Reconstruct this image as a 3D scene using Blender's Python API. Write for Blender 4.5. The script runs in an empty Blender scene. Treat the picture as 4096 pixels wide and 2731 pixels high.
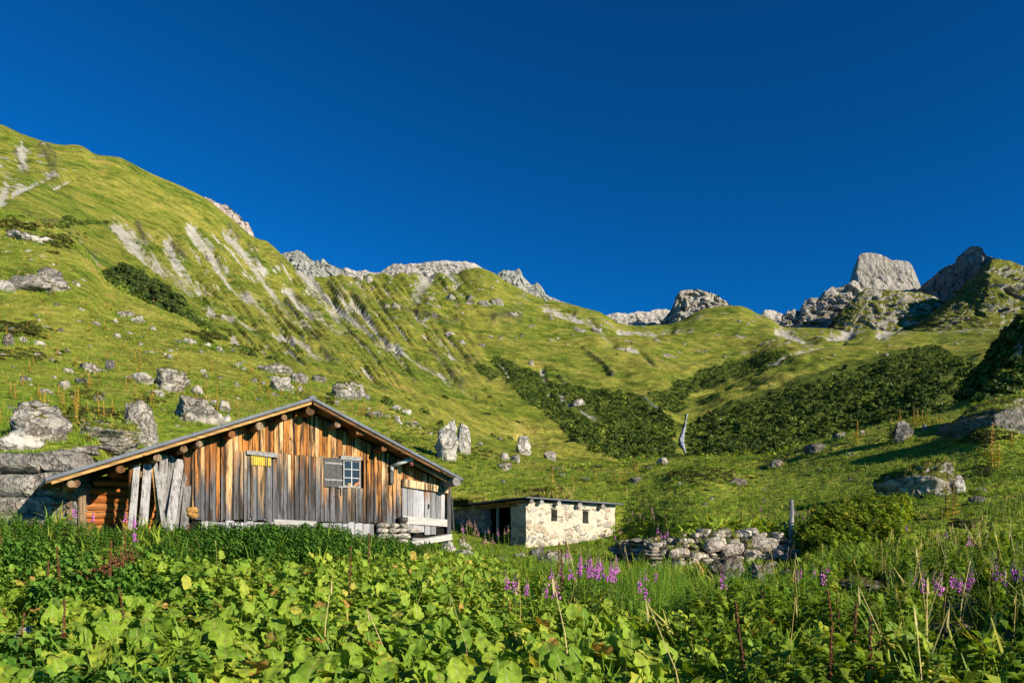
import bpy, math, random
import numpy as np
R = math.radians
FPX, CX, HV = 682.667, 512.0, 538.0      # focal length in pixels, centre column, horizon row (camera at the origin, looking along +Y)
rng = np.random.default_rng(11)
random.seed(11)
C = bpy.context.scene.collection

# ------------------------------------------------------------------ noise
def _h(ix, iy, iz, seed):
    h = (ix.astype(np.uint32) * np.uint32(374761393) + iy.astype(np.uint32) * np.uint32(668265263)
         + iz.astype(np.uint32) * np.uint32(2147483647) + np.uint32(seed * 974711 % 4294967291))
    h = (h ^ (h >> np.uint32(13))) * np.uint32(1274126177)
    h = (h ^ (h >> np.uint32(16))) * np.uint32(2246822519)
    return h ^ (h >> np.uint32(15))

def perlin(P, seed=0):
    P = np.asarray(P, dtype=np.float64)
    i = np.floor(P).astype(np.int64); f = P - i
    w = f * f * f * (f * (f * 6 - 15) + 10)
    out = 0
    for dx in (0, 1):
        for dy in (0, 1):
            for dz in (0, 1):
                h = _h(i[:, 0] + dx, i[:, 1] + dy, i[:, 2] + dz, seed)
                gx = (h & np.uint32(1023)) / 511.5 - 1
                gy = ((h >> np.uint32(10)) & np.uint32(1023)) / 511.5 - 1
                gz = ((h >> np.uint32(20)) & np.uint32(1023)) / 511.5 - 1
                d = gx * (f[:, 0] - dx) + gy * (f[:, 1] - dy) + gz * (f[:, 2] - dz)
                wx = w[:, 0] if dx else 1 - w[:, 0]
                wy = w[:, 1] if dy else 1 - w[:, 1]
                wz = w[:, 2] if dz else 1 - w[:, 2]
                out = out + d * wx * wy * wz
    return out

def fbm(P, octs=4, seed=0, gain=.5, ridged=False):
    P = np.asarray(P, dtype=np.float64); a, s, t = 1.0, 0.0, 0.0
    for o in range(octs):
        n = perlin(P, seed + o * 17)
        if ridged: n = 1 - 2 * np.abs(n) * 1.6
        s = s + a * n; t += a; a *= gain; P = P * 2.03 + 7.3
    return s / t * (1.0 if ridged else 1.6)

def worley(P, seed=0):
    """random value of the nearest cell and the gap to the second nearest: blocky breaks in rock"""
    P = np.asarray(P, float); i = np.floor(P).astype(np.int64); b1 = np.full(len(P), 9e9); b2 = b1.copy(); val = np.zeros(len(P))
    for dx in (-1, 0, 1):
        for dy in (-1, 0, 1):
            for dz in (-1, 0, 1):
                c = i + np.array([dx, dy, dz]); h = _h(c[:, 0], c[:, 1], c[:, 2], seed)
                q = np.stack([(h & np.uint32(1023)) / 1023., ((h >> np.uint32(10)) & np.uint32(1023)) / 1023., ((h >> np.uint32(20)) & np.uint32(1023)) / 1023.], -1)
                d = ((c + q - P) ** 2).sum(1); m = d < b1
                b2 = np.where(m, b1, np.minimum(b2, d)); val = np.where(m, ((h * np.uint32(2654435769)) >> np.uint32(8)) / 16777215., val); b1 = np.where(m, d, b1)
    return val, np.sqrt(b2) - np.sqrt(b1)

def sm(x, a, b):
    t = np.clip((x - a) / (b - a), 0, 1); return t * t * (3 - 2 * t)

# ------------------------------------------------------------------ scene objects
def mk(name, V, F, mat, parent=None, attrs=None, smooth=False, uv=None):
    me = bpy.data.meshes.new(name)
    V = np.asarray(V, dtype=np.float32)
    if isinstance(F, np.ndarray):
        m, k = F.shape
        me.vertices.add(len(V)); me.vertices.foreach_set('co', V.ravel())
        me.loops.add(m * k); me.loops.foreach_set('vertex_index', F.astype(np.int32).ravel())
        me.polygons.add(m); me.polygons.foreach_set('loop_start', np.arange(0, m * k, k, dtype=np.int32))
        me.update(calc_edges=True)
    else:
        me.from_pydata([tuple(map(float, v)) for v in V], [], [list(map(int, f)) for f in F])
    for k_, a in (attrs or {}).items():
        at = me.attributes.new(k_, 'FLOAT', 'POINT'); at.data.foreach_set('value', np.asarray(a, dtype=np.float32))
    if uv is not None:
        l = me.uv_layers.new(name='UVMap'); idx = np.empty(len(me.loops), dtype=np.int32)
        me.loops.foreach_get('vertex_index', idx); l.data.foreach_set('uv', np.asarray(uv, dtype=np.float32)[idx].ravel())
    if smooth: me.polygons.foreach_set('use_smooth', np.ones(len(me.polygons), dtype=bool))
    me.materials.append(mat)
    o = bpy.data.objects.new(name, me); C.objects.link(o)
    if parent is not None: o.parent = parent
    return o

def tag(o, label=None, cat=None, group=None, kind=None):
    if label: o['label'] = label
    if cat: o['category'] = cat
    if group: o['group'] = group
    if kind: o['kind'] = kind
    return o

def thing(name, label, cat, loc=(0, 0, 0), rz=0.0, group=None):
    o = bpy.data.objects.new(name, None); C.objects.link(o)
    o.empty_display_size = .3
    o.location = loc; o.rotation_euler = (0, 0, rz)
    return tag(o, label, cat, group)

def dup(root, loc, rz=0.0, scale=1.0, label=None, group=None, tilt=0.0):
    r = root.copy(); C.objects.link(r); r.location = loc; r.rotation_euler = (tilt, 0, rz); r.scale = (scale,) * 3
    if label: r['label'] = label
    if group: r['group'] = group
    for ch in list(root.children):
        c = ch.copy(); C.objects.link(c); c.parent = r
        for g in list(ch.children):
            q = g.copy(); C.objects.link(q); q.parent = c
    return r

class MB:
    """collects simple solids into ONE mesh"""
    def __init__(s): s.V, s.F, s.A, s.n = [], [], [], 0
    def add(s, V, F, rnd=None):
        V = np.asarray(V, dtype=float); r = random.random() if rnd is None else rnd
        s.V.append(V); s.A.append(np.full(len(V), r))
        s.F += [[i + s.n for i in f] for f in F]; s.n += len(V)
    def hexa(s, P, rnd=None):   # 4 bottom corners then 4 top corners
        s.add(P, [(3, 2, 1, 0), (4, 5, 6, 7), (0, 1, 5, 4), (1, 2, 6, 5), (2, 3, 7, 6), (3, 0, 4, 7)], rnd)
    def box(s, x0, x1, y0, y1, z0, z1, rnd=None):
        s.hexa([(x0, y0, z0), (x1, y0, z0), (x1, y1, z0), (x0, y1, z0), (x0, y0, z1), (x1, y0, z1), (x1, y1, z1), (x0, y1, z1)], rnd)
    def tube(s, pts, rad, k=10, rnd=None, cap=True, wob=0.0):
        pts = [np.array(p, dtype=float) for p in pts]; V, F = [], []
        if not hasattr(rad, '__len__'): rad = [rad] * len(pts)
        for i, p in enumerate(pts):
            t = pts[min(i + 1, len(pts) - 1)] - pts[max(i - 1, 0)]; t /= np.linalg.norm(t) + 1e-9
            a = np.cross(t, (0, 0, 1) if abs(t[2]) < .9 else (1, 0, 0)); a /= np.linalg.norm(a); b = np.cross(t, a)
            for j in range(k):
                th = 2 * math.pi * j / k; r = rad[i] * (1 + wob * math.sin(3 * th + 1.3 * i) + wob * .6 * math.sin(5 * th + i))
                V.append(p + r * (a * math.cos(th) + b * math.sin(th)))
        for i in range(len(pts) - 1):
            for j in range(k):
                F.append((i * k + j, i * k + (j + 1) % k, (i + 1) * k + (j + 1) % k, (i + 1) * k + j))
        if cap: F += [tuple(range(k - 1, -1, -1)), tuple(range((len(pts) - 1) * k, len(pts) * k))]
        s.add(V, F, rnd)
    def build(s, name, mat, parent=None, smooth=False):
        return mk(name, np.concatenate(s.V), s.F, mat, parent, {'rnd': np.concatenate(s.A)}, smooth)

# ------------------------------------------------------------------ materials
class G:
    def __init__(s, name):
        s.m = bpy.data.materials.new(name); s.m.use_nodes = True; s.t = s.m.node_tree; s.t.nodes.clear()
    def n(s, typ, inp=None, **props):
        q = s.t.nodes.new('ShaderNode' + typ)
        for k, v in props.items(): setattr(q, k, v)
        for k, v in (inp or {}).items():
            if isinstance(v, bpy.types.NodeSocket): s.t.links.new(v, q.inputs[k])
            else: q.inputs[k].default_value = v
        return q
    def pos(s): return s.n('NewGeometry').outputs['Position']
    def obj(s): return s.n('TexCoord').outputs['Object']
    def attr(s, name): return s.n('Attribute', attribute_name=name).outputs['Fac']
    def scale(s, vec, xyz): return s.n('Mapping', {'Vector': vec, 'Scale': xyz}).outputs[0]
    def noise(s, vec, sc, det=4, rough=.55, dist=0.0):
        return s.n('TexNoise', {'Vector': vec, 'Scale': sc, 'Detail': det, 'Roughness': rough, 'Distortion': dist}).outputs['Fac']
    def vor(s, vec, sc, feature='F1', out='Distance', rnd=1.0):
        return s.n('TexVoronoi', {'Vector': vec, 'Scale': sc, 'Randomness': rnd}, feature=feature).outputs[out]
    def ramp(s, fac, stops, interp='LINEAR'):
        q = s.n('ValToRGB', {'Fac': fac}); e = q.color_ramp.elements; q.color_ramp.interpolation = interp
        while len(e) < len(stops): e.new(.5)
        for el, (p, c) in zip(e, stops):
            el.position = p
            el.color = (c, c, c, 1) if not hasattr(c, '__len__') else (*c, 1)
        return q.outputs['Color']
    def mix(s, fac, a, b, blend='MIX'):
        q = s.n('Mix', data_type='RGBA', blend_type=blend)
        for i, v in ((0, fac), (6, a), (7, b)):
            if isinstance(v, bpy.types.NodeSocket): s.t.links.new(v, q.inputs[i])
            elif i == 0: q.inputs[0].default_value = v
            else: q.inputs[i].default_value = (*v, 1) if hasattr(v, '__len__') else (v, v, v, 1)
        return q.outputs[2]
    def math(s, op, a, b=0.0, clamp=False):
        q = s.n('Math', operation=op, use_clamp=clamp)
        for i, v in ((0, a), (1, b)):
            if isinstance(v, bpy.types.NodeSocket): s.t.links.new(v, q.inputs[i])
            else: q.inputs[i].default_value = v
        return q.outputs[0]
    def bump(s, h, strength=.5, dist=.1):
        return s.n('Bump', {'Height': h, 'Strength': strength, 'Distance': dist}).outputs[0]
    def bsdf(s, col, rough=.8, spec=.3, normal=None, metallic=0.0):
        q = s.n('BsdfPrincipled', {'Roughness': rough, 'Specular IOR Level': spec, 'Metallic': metallic})
        if isinstance(col, bpy.types.NodeSocket): s.t.links.new(col, q.inputs['Base Color'])
        else: q.inputs['Base Color'].default_value = (*col, 1)
        if normal is not None: s.t.links.new(normal, q.inputs['Normal'])
        return q.outputs[0]
    def done(s, sh):
        o = s.n('OutputMaterial'); s.t.links.new(sh, o.inputs['Surface']); return s.m

def leaf_mat(name, stops, trans=.3, rough=.5, veins=False, spec=.25, grain=35, amp=(.75, 1.15)):
    g = G(name); col = g.ramp(g.attr('rnd'), stops)
    if veins:
        uv = g.n('TexCoord').outputs['UV']; sx = g.n('SeparateXYZ', {0: uv})
        ax = g.math('ABSOLUTE', g.math('SUBTRACT', sx.outputs[0], .5))
        mid = g.math('LESS_THAN', ax, .035)
        ph = g.math('SUBTRACT', g.math('MULTIPLY', sx.outputs[1], 9.0), g.math('MULTIPLY', ax, 6.0))
        side = g.math('LESS_THAN', g.math('FRACT', ph), .13)
        v = g.math('MAXIMUM', mid, g.math('MULTIPLY', side, .45))
        col = g.mix(g.math('MULTIPLY', v, .75), col, (.42, .48, .16))
        blot = g.noise(g.pos(), 9, 3)
        col = g.mix(g.ramp(blot, [(.58, 0.0), (.68, .6)]), col, (.22, .17, .045))
    nz = g.noise(g.pos(), grain, 3)
    col = g.mix(1.0, col, g.ramp(nz, [(.3, amp[0]), (.7, amp[1])]), 'MULTIPLY')
    p = g.bsdf(col, rough, spec)
    tr = g.n('BsdfTranslucent', {'Color': g.mix(1.0, col, (1.25, 1.15, .35), 'MULTIPLY')}).outputs[0]
    return g.done(g.n('MixShader', {0: trans, 1: p, 2: tr}).outputs[0])

def rock_mat(name, sc=1.0, moss=0.0, light=(.50, .465, .41), dark=(.20, .185, .165), warm=.25, mosscol=(.13, .135, .022), stain=.6, crack=.35):
    g = G(name); P = g.pos()
    n1 = g.noise(P, .9 * sc, 6, .6, .4); n2 = g.noise(P, 5 * sc, 5, .65)
    col = g.ramp(n1, [(.32, dark), (.46, tuple(.5 * (a + b) for a, b in zip(light, dark))), (.64, light)])
    col = g.mix(g.ramp(g.noise(P, 2.2 * sc, 3), [(.5, 0.0), (.7, warm)]), col, (.42, .27, .14))
    col = g.mix(g.ramp(n2, [(.48, 0.0), (.62, stain)]), col, (.075, .07, .064))
    col = g.mix(g.ramp(g.noise(P, 8 * sc, 3), [(.62, 0.0), (.7, .5)]), col, (.62, .6, .55))
    wp = g.n('VectorMath', {0: P, 1: g.n('VectorMath', {0: g.n('TexNoise', {'Vector': P, 'Scale': 1.3 * sc, 'Detail': 5, 'Roughness': .7}).outputs['Color'], 1: (1.3 / sc,) * 3}, operation='MULTIPLY').outputs[0]}, operation='ADD').outputs[0]
    ck = g.vor(g.n('Mapping', {'Vector': wp, 'Scale': (1, 1, 1.9)}).outputs[0], 1.1 * sc, 'DISTANCE_TO_EDGE')
    col = g.mix(g.math('MULTIPLY', g.ramp(ck, [(.0, crack), (.045, 0.0)]), g.ramp(g.noise(P, 1.1 * sc, 2), [(.42, 0.0), (.58, 1.0)])), col, (.05, .045, .04))
    h = g.math('ADD', g.math('MULTIPLY', n1, .8), g.math('ADD', g.math('MULTIPLY', n2, .5), g.ramp(ck, [(0, 0.0), (.06, .8 * crack)])))
    if moss > 0:
        nz = g.n('SeparateXYZ', {0: g.n('NewGeometry').outputs['Normal']}).outputs[2]
        f = g.math('ADD', nz, g.math('MULTIPLY', g.math('SUBTRACT', g.noise(P, 1.6 * sc, 5), .5), 1.6))
        f = g.ramp(f, [(max(0, .95 - moss), 0.0), (min(1, 1.08 - moss), 1.0)])
        mc = g.ramp(g.noise(P, 7 * sc, 4), [(.35, tuple(.55 * c for c in mosscol)), (.6, mosscol), (.75, tuple(1.7 * c for c in mosscol))])
        col = g.mix(f, col, mc)
    return g.done(g.bsdf(col, .9, .15, g.bump(h, 1.0, .4 / sc)))
# ------------------------------------------------------------------ terrain: rows of features lofted from under the camera to the skyline
def pchip(x, y, q):
    x = np.asarray(x, float); y = np.asarray(y, float); q = np.clip(q, x[0], x[-1])
    h = np.diff(x); d = np.diff(y) / h; m = np.zeros_like(y)
    m[0], m[-1] = d[0], d[-1]
    for i in range(1, len(x) - 1):
        if d[i - 1] * d[i] > 0:
            w1, w2 = 2 * h[i] + h[i - 1], h[i] + 2 * h[i - 1]
            m[i] = (w1 + w2) / (w1 / d[i - 1] + w2 / d[i])
    k = np.clip(np.searchsorted(x, q) - 1, 0, len(h) - 1); t = (q - x[k]) / h[k]; H = h[k]
    return (y[k] * (2 * t**3 - 3 * t**2 + 1) + H * m[k] * (t**3 - 2 * t**2 + t) + y[k + 1] * (-2 * t**3 + 3 * t**2) + H * m[k + 1] * (t**3 - t**2))

# near rows: (u, distance, height relative to the eye); far rows: (u, distance, image row)
NEAR = [
 [(-300, 1.2, -1.75), (1350, 1.2, -1.75)],
 [(-300, 6, -1.45), (400, 6, -1.5), (800, 6, -1.4), (1024, 6, -1.2), (1350, 6, -.9)],
 [(-300, 12, -.7), (0, 12, -.75), (300, 12, -.85), (500, 12, -1.1), (700, 12, -1.25), (850, 12, -1.05), (1024, 12, -.75), (1350, 12, -.2)],
 [(-300, 15, .2), (0, 16.3, .2), (80, 16.6, .25), (100, 16.9, .15), (200, 19, .1), (300, 20.3, .05), (400, 23, -.2), (450, 24.3, -.35), (500, 25, -.6), (600, 25, -.8), (700, 22, -.95), (800, 21.8, -.85), (900, 21.5, -.45), (1024, 21, -.05), (1350, 20, .8)],
 [(-300, 18.2, .4), (0, 18.6, .4), (70, 18.8, .4), (100, 21, .2), (200, 24, .05), (300, 25, 0), (400, 27, -.1), (450, 29.5, -.2), (500, 31.6, -.42), (560, 32.5, -.36), (620, 33, -.2), (650, 30, -.15), (680, 26, -.1), (720, 24.4, -.02), (800, 24.4, .02), (850, 23.6, .1), (900, 23.5, .3), (1024, 24, 1.0), (1350, 23, 2.4)],
 [(-300, 19.2, 2.4), (0, 19.7, 2.25), (70, 20.2, 2.2), (130, 27, 1.9), (200, 30.5, 1.5), (300, 33.5, 1.0), (400, 35.5, .9), (460, 38.5, 1.3), (500, 39.5, 1.9), (560, 40, 2.2), (620, 40, 2.0), (700, 31, 1.1), (790, 26.6, .25), (850, 26, .6), (900, 27, 1.1), (1024, 28, 2.0), (1350, 28, 4.0)],
]
FAR = [
 [(-300, 40, 385), (-100, 40, 395), (0, 40, 400), (100, 42, 412), (200, 45, 425), (300, 48, 440), (400, 48, 457), (450, 49, 466), (500, 49, 478), (560, 48, 487), (640, 47, 487), (700, 44, 488), (760, 40, 494), (840, 38, 486), (900, 37, 475), (960, 36, 463), (1024, 36, 450), (1150, 36, 432), (1350, 36, 430)],
 [(-300, 80, 300), (-100, 80, 315), (0, 80, 325), (100, 80, 350), (200, 75, 378), (300, 72, 405), (400, 68, 432), (450, 64, 447), (500, 62, 463), (560, 58, 476), (640, 56, 473), (700, 54, 472), (760, 52, 471), (840, 48, 458), (900, 46, 446), (960, 45, 432), (1024, 44, 420), (1150, 44, 408), (1350, 44, 405)],
 [(-300, 190, 160), (-100, 175, 190), (0, 165, 209), (50, 152, 226), (92, 142, 258), (105, 138, 279), (140, 130, 300), (187, 122, 322), (261, 110, 361), (300, 105, 377), (348, 100, 394), (400, 92, 412), (450, 85, 434), (500, 78, 453), (560, 72, 467), (640, 68, 462), (700, 66, 458.5), (760, 64, 456), (800, 62, 447), (840, 60, 436), (900, 56, 421), (960, 54, 410), (1024, 52, 401), (1150, 52, 394), (1350, 52, 392)],
 [(-300, 230, 185), (0, 205, 218), (50, 190, 240), (100, 178, 275), (187, 155, 336), (261, 140, 376), (300, 135, 392), (348, 130, 408), (400, 120, 428), (450, 112, 450), (500, 110, 472), (560, 108, 490), (640, 106, 488), (760, 104, 482), (840, 98, 470), (900, 112, 452), (942, 134, 430), (962, 128, 405), (985, 109, 370), (1005, 92, 341), (1024, 80, 320), (1060, 70, 306), (1150, 64, 312), (1350, 62, 350)],
 [(-300, 290, 165), (0, 262, 205), (50, 250, 222), (100, 235, 268), (187, 205, 325), (261, 195, 355), (300, 192, 371), (348, 190, 389), (400, 195, 408), (450, 198, 432), (500, 200, 452), (560, 205, 463), (600, 208, 463), (690, 220, 463), (760, 220, 456), (800, 220, 450), (850, 215, 440), (900, 210, 428), (960, 205, 415), (1024, 200, 408), (1150, 190, 395), (1350, 180, 390)],
 [(-300, 420, 140), (0, 380, 182), (100, 370, 232), (200, 350, 292), (300, 335, 335), (400, 345, 366), (450, 348, 382), (500, 350, 396), (550, 345, 404), (600, 340, 410), (650, 345, 412), (690, 352, 417), (720, 356, 404), (760, 352, 394), (800, 345, 390), (850, 340, 384), (900, 330, 378), (950, 322, 370), (1024, 310, 362), (1150, 300, 330), (1350, 280, 260)],
 [(-300, 560, 118), (0, 530, 158), (100, 540, 196), (200, 560, 248), (300, 575, 306), (400, 600, 322), (450, 605, 332), (500, 600, 340), (560, 580, 352), (600, 560, 360), (650, 575, 360), (700, 600, 364), (740, 610, 362), (780, 590, 350), (830, 570, 347), (870, 560, 347), (900, 540, 347), (950, 520, 347), (1024, 490, 345), (1150, 470, 300), (1350, 440, 230)],
 [(-300, 760, 78), (-100, 720, 112), (0, 700, 135), (25, 700, 146), (60, 705, 154), (80, 710, 154), (95, 715, 162), (115, 720, 164), (150, 745, 180), (200, 780, 202), (240, 800, 232), (270, 815, 252), (300, 830, 277), (330, 850, 284), (350, 870, 281), (380, 930, 281), (430, 970, 280.5), (462, 980, 276), (480, 985, 273), (492, 980, 277), (505, 975, 286), (520, 960, 294), (540, 945, 303), (560, 930, 307), (585, 900, 313), (600, 890, 317), (618, 900, 328), (640, 930, 332), (660, 950, 331), (680, 960, 326), (700, 960, 315), (720, 965, 311), (738, 970, 310), (760, 980, 320), (790, 960, 334), (830, 930, 336), (870, 900, 336), (910, 860, 338), (940, 830, 338), (965, 820, 337), (1024, 800, 334), (1060, 800, 330), (1150, 800, 325), (1350, 900, 330)],
]
ucol = np.concatenate([np.linspace(-300, -20, 36)[:-1], np.arange(-20, 1046, 1.9), np.linspace(1046, 1340, 36)])
NU = len(ucol)
rowY, rowZ = [], []
for r in NEAR:
    a = np.array(r, float); rowY.append(pchip(a[:, 0], np.log(a[:, 1]), ucol)); rowZ.append(pchip(a[:, 0], a[:, 2], ucol))
for r in FAR:
    a = np.array(r, float); ly = pchip(a[:, 0], np.log(a[:, 1]), ucol); v = pchip(a[:, 0], a[:, 2], ucol)
    rowY.append(ly); rowZ.append((HV - v) * np.exp(ly) / FPX)
rowY.append(rowY[-1] + .16); rowZ.append(rowZ[-1] - 60)
rowY.append(rowY[-1] + .5); rowZ.append(rowZ[-1] - 200)
rowY, rowZ = np.array(rowY), np.array(rowZ)
SUB = [26, 44, 44, 22, 26, 40, 46, 54, 16, 22, 110, 110, 100, 8, 4]

def loft(K):
    n = len(K); d = np.diff(K, axis=0); m = np.zeros_like(K); m[0], m[-1] = d[0], d[-1]
    for i in range(1, n - 1):
        s = d[i - 1] * d[i] > 0
        m[i] = np.where(s, 2 * d[i - 1] * d[i] / np.where(s, d[i - 1] + d[i], 1), 0)
    out = []
    for i in range(n - 1):
        for j in range(SUB[i]):
            t = j / SUB[i]
            out.append(K[i] * (2 * t**3 - 3 * t**2 + 1) + m[i] * (t**3 - 2 * t**2 + t) + K[i + 1] * (-2 * t**3 + 3 * t**2) + m[i + 1] * (t**3 - t**2))
    out.append(K[-1]); return np.array(out)
TY, TZ = np.exp(loft(rowY)), loft(rowZ)
TI = np.concatenate([np.arange(s) / s + i for i, s in enumerate(SUB)] + [[len(SUB)]])       # feature-row index of each grid row
NT = len(TY)
UU = np.broadcast_to(ucol, TY.shape)
TX = (UU - CX) / FPX * TY
VV0 = HV - FPX * TZ / TY
P0 = np.stack([TX, TY, TZ], -1).reshape(-1, 3)
Yf, Uf, Vf = P0[:, 1], UU.ravel(), VV0.ravel()
IDX = np.repeat(TI, NU)
# relief: hummocks near by, folds and gullies far off
dz = .05 * fbm(P0 / 1.1, 3, 1) + .14 * fbm(P0 / 4.2, 3, 2) * (.5 + .5 * sm(Yf, 22, 40))
dz = dz + sm(Yf, 34, 60) * (.75 * fbm(P0 / 13, 4, 3) + .35 * np.maximum(0, fbm(P0 / 5., 3, 4)))
farw = sm(IDX, 9.2, 10.2)
Q = np.stack([P0[:, 0], P0[:, 1], P0[:, 2] * .6], -1)
dz = dz + .16 * sm(Yf, 40, 70) * (1 - farw) * fbm(P0 / 2.1, 3, 7)
dz = dz + farw * (1 - .6 * sm(IDX, 12.5, 13)) * (2.6 * fbm(Q / 55, 5, 5) + 1.0 * fbm(Q / 13, 4, 6) + .55 * fbm(Q / 4.2, 3, 8)) * (.55 + .45 * sm(Yf, 250, 550))
pp, aa = Uf * .78 - Vf * .62, Uf * .62 + Vf * .78                                               # across and along the fall lines of the left slope
rib = fbm(np.stack([pp / 13, aa / 95, 0 * pp], -1), 3, 9, ridged=True)
wl = farw * sm(Uf, 60, 170) * (1 - sm(Uf, 420, 520)) * sm(Vf, 205, 250)
dz = dz + wl * .0085 * Yf * (rib - .3)
wr = farw * sm(Uf, 640, 720) * sm(Vf, 335, 370)
pp2, aa2 = Uf * .35 + Vf * .94, Uf * .94 - Vf * .35
rib2 = fbm(np.stack([pp2 / 15, aa2 / 120, 0 * pp], -1), 3, 19)
dz = dz + wr * .008 * Yf * rib2
# rolling folds of the valley head
wv = farw * sm(Uf, 480, 560) * sm(Vf, 318, 335) * (1 - sm(Vf, 400, 430))
dz = dz + wv * .009 * Yf * fbm(np.stack([Uf / 75, Vf / 20, 0 * pp], -1), 3, 29)
wt = farw * sm(Uf, 470, 520) * sm(Vf, 340, 362) * (1 - sm(IDX, 11.6, 12.2)); dz = dz + wt * (4.2 * fbm(Q / 30, 3, 71) + 2.2 * fbm(Q / 12, 3, 72))
# the grassy mound before the crest and the tussock bank on the right, each a swell of the ground
for (mu, mY, mz, ru, ry, h) in ((697, 47, 0, 40, 7, 1.15), (990, 41, 0, 26, 4, 1.0), (100, 37, 0, 30, 5, .9), (560, 50, 0, 60, 5, .5)):
    dz = dz + h * np.exp(-((Uf - mu) / ru)**2 - ((Yf - mY) / ry)**2)

def seg_dist(px, py, pts):
    best = np.full(len(px), 1e9); along = np.zeros(len(px)); tot = 0
    L = [math.dist(pts[i], pts[i + 1]) for i in range(len(pts) - 1)]; S = sum(L)
    for i in range(len(pts) - 1):
        ax, ay = pts[i]; bx, by = pts[i + 1]; dx, dy = bx - ax, by - ay
        t = np.clip(((px - ax) * dx + (py - ay) * dy) / (dx * dx + dy * dy), 0, 1)
        d = np.hypot(px - ax - t * dx, py - ay - t * dy); m = d < best
        best = np.where(m, d, best); along = np.where(m, (tot + t * L[i]) / S, along); tot += L[i]
    return best, along

SCREE = [([(116, 224), (130, 243), (149, 259), (171, 274), (198, 295)], 5.0), ([(122, 226), (135, 236), (146, 240)], 4.5), ([(167, 244), (176, 266), (193, 281), (211, 291)], 4.2),
 ([(190, 227), (204, 246), (216, 263), (232, 286), (253, 298), (280, 330)], 4.4), ([(228, 235), (241, 251), (259, 274), (277, 301), (299, 328)], 3.6),
 ([(287, 290), (305, 308), (327, 323), (347, 332)], 3.8), ([(298, 268), (312, 287), (327, 307), (352, 334)], 3.0), ([(306, 272), (324, 293), (350, 317), (364, 329), (385, 348), (407, 366)], 2.6),
 ([(352, 305), (373, 326), (388, 344), (409, 357), (446, 378), (473, 395)], 2.4), ([(426, 276), (419, 288), (414, 300)], 6), ([(446, 272), (458, 283), (452, 290)], 3),
 ([(14, 192), (30, 184), (50, 176)], 2.6), ([(0, 200), (6, 188), (10, 170)], 5), ([(22, 150), (22, 172)], 6), ([(56, 187), (64, 182), (76, 178)], 1.8), ([(208, 310), (230, 318), (253, 325), (262, 336)], 2.2), ([(275, 335), (302, 344), (318, 357), (330, 360)], 2.6),
 ([(558, 314), (587, 320), (599, 329), (612, 342)], 3), ([(545, 309), (572, 312)], 2), ([(90, 258), (97, 270), (103, 280)], 3), ([(500, 362), (512, 378)], 1.8), ([(542, 368), (546, 384), (553, 398)], 2.0),
 ([(610, 345), (640, 352), (655, 365)], 1.2), ([(770, 362), (800, 352), (845, 343)], 1.3), ([(560, 395), (585, 412), (606, 420)], 2.0), ([(846, 330), (870, 322), (880, 316)], 5), ([(830, 336), (850, 333)], 4), ([(900, 318), (930, 300), (948, 292)], 5), ([(880, 335), (905, 322), (925, 315)], 4), ([(780, 330), (800, 338), (812, 341)], 4), ([(620, 331), (650, 333), (672, 330)], 3)]
DARK = [([(330, 284), (343, 301)], 2.0), ([(354, 294), (367, 314)], 2.2), ([(287, 302), (305, 325), (320, 343)], 2.4), ([(431, 351), (446, 368), (463, 384)], 2.6), ([(470, 358), (491, 376)], 3.2), ([(251, 247), (260, 268)], 2.2), ([(231, 228), (237, 240)], 2.4), ([(138, 225), (147, 239)], 2.6), ([(174, 242), (185, 260)], 2), ([(44, 148), (52, 160), (54, 176)], 4.5), ([(16, 150), (24, 166)], 2.5), ([(44, 222), (76, 222)], 2.0), ([(395, 308), (430, 318), (455, 322)], 2.2), ([(495, 318), (518, 317)], 4.5), ([(10, 222), (40, 228), (70, 246), (88, 262)], 7), ([(275, 257), (283, 270)], 1.4), ([(322, 352), (335, 362)], 2), ([(560, 375), (575, 390)], 2), ([(585, 350), (600, 362), (612, 372)], 1.6)]  # dark ribs of shrub and rock, their shade painted into the colour
wob = 4.0 * fbm(np.stack([Uf / 22, Vf / 22, 0 * Uf], -1), 3, 41); wob2 = 4.0 * fbm(np.stack([Uf / 22, Vf / 22, 0 * Uf + 9], -1), 3, 42)
pu, pv = Uf + .8 * wob, Vf + .8 * wob2
scree, darkm = np.zeros(len(Uf)), np.zeros(len(Uf))
sel = np.where(IDX > 8.6)[0]
fine = .7 + .6 * fbm(np.stack([Uf[sel] / 5, Vf[sel] / 5, 0 * sel], -1), 3, 43)
strk = np.clip(.95 + .9 * fbm(np.stack([pp[sel] / 3.0, aa[sel] / 22, 0 * sel], -1), 3, 44), .25, 1.5)
for pts, w in SCREE:
    d, al = seg_dist(pu[sel], pv[sel], pts); s = np.exp(-(d / w)**2 * fine**2) * (1 - .55 * al) * strk
    scree[sel] = np.maximum(scree[sel], s)
    dz[sel] -= .0045 * Yf[sel] * np.exp(-(d / (w * 1.3))**2)
strk2 = .75 + 1.5 * fbm(np.stack([pp[sel] / 4.0, aa[sel] / 9, 0 * sel], -1), 3, 45)
for pts, w in DARK:
    d, al = seg_dist(pu[sel], pv[sel], pts); s = np.exp(-(d / w)**2 * fine**2) * np.clip(strk2, .0, 1.3)
    darkm[sel] = np.maximum(darkm[sel], s); dz[sel] += .0045 * Yf[sel] * np.exp(-(d / (w * 1.1))**2)
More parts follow.
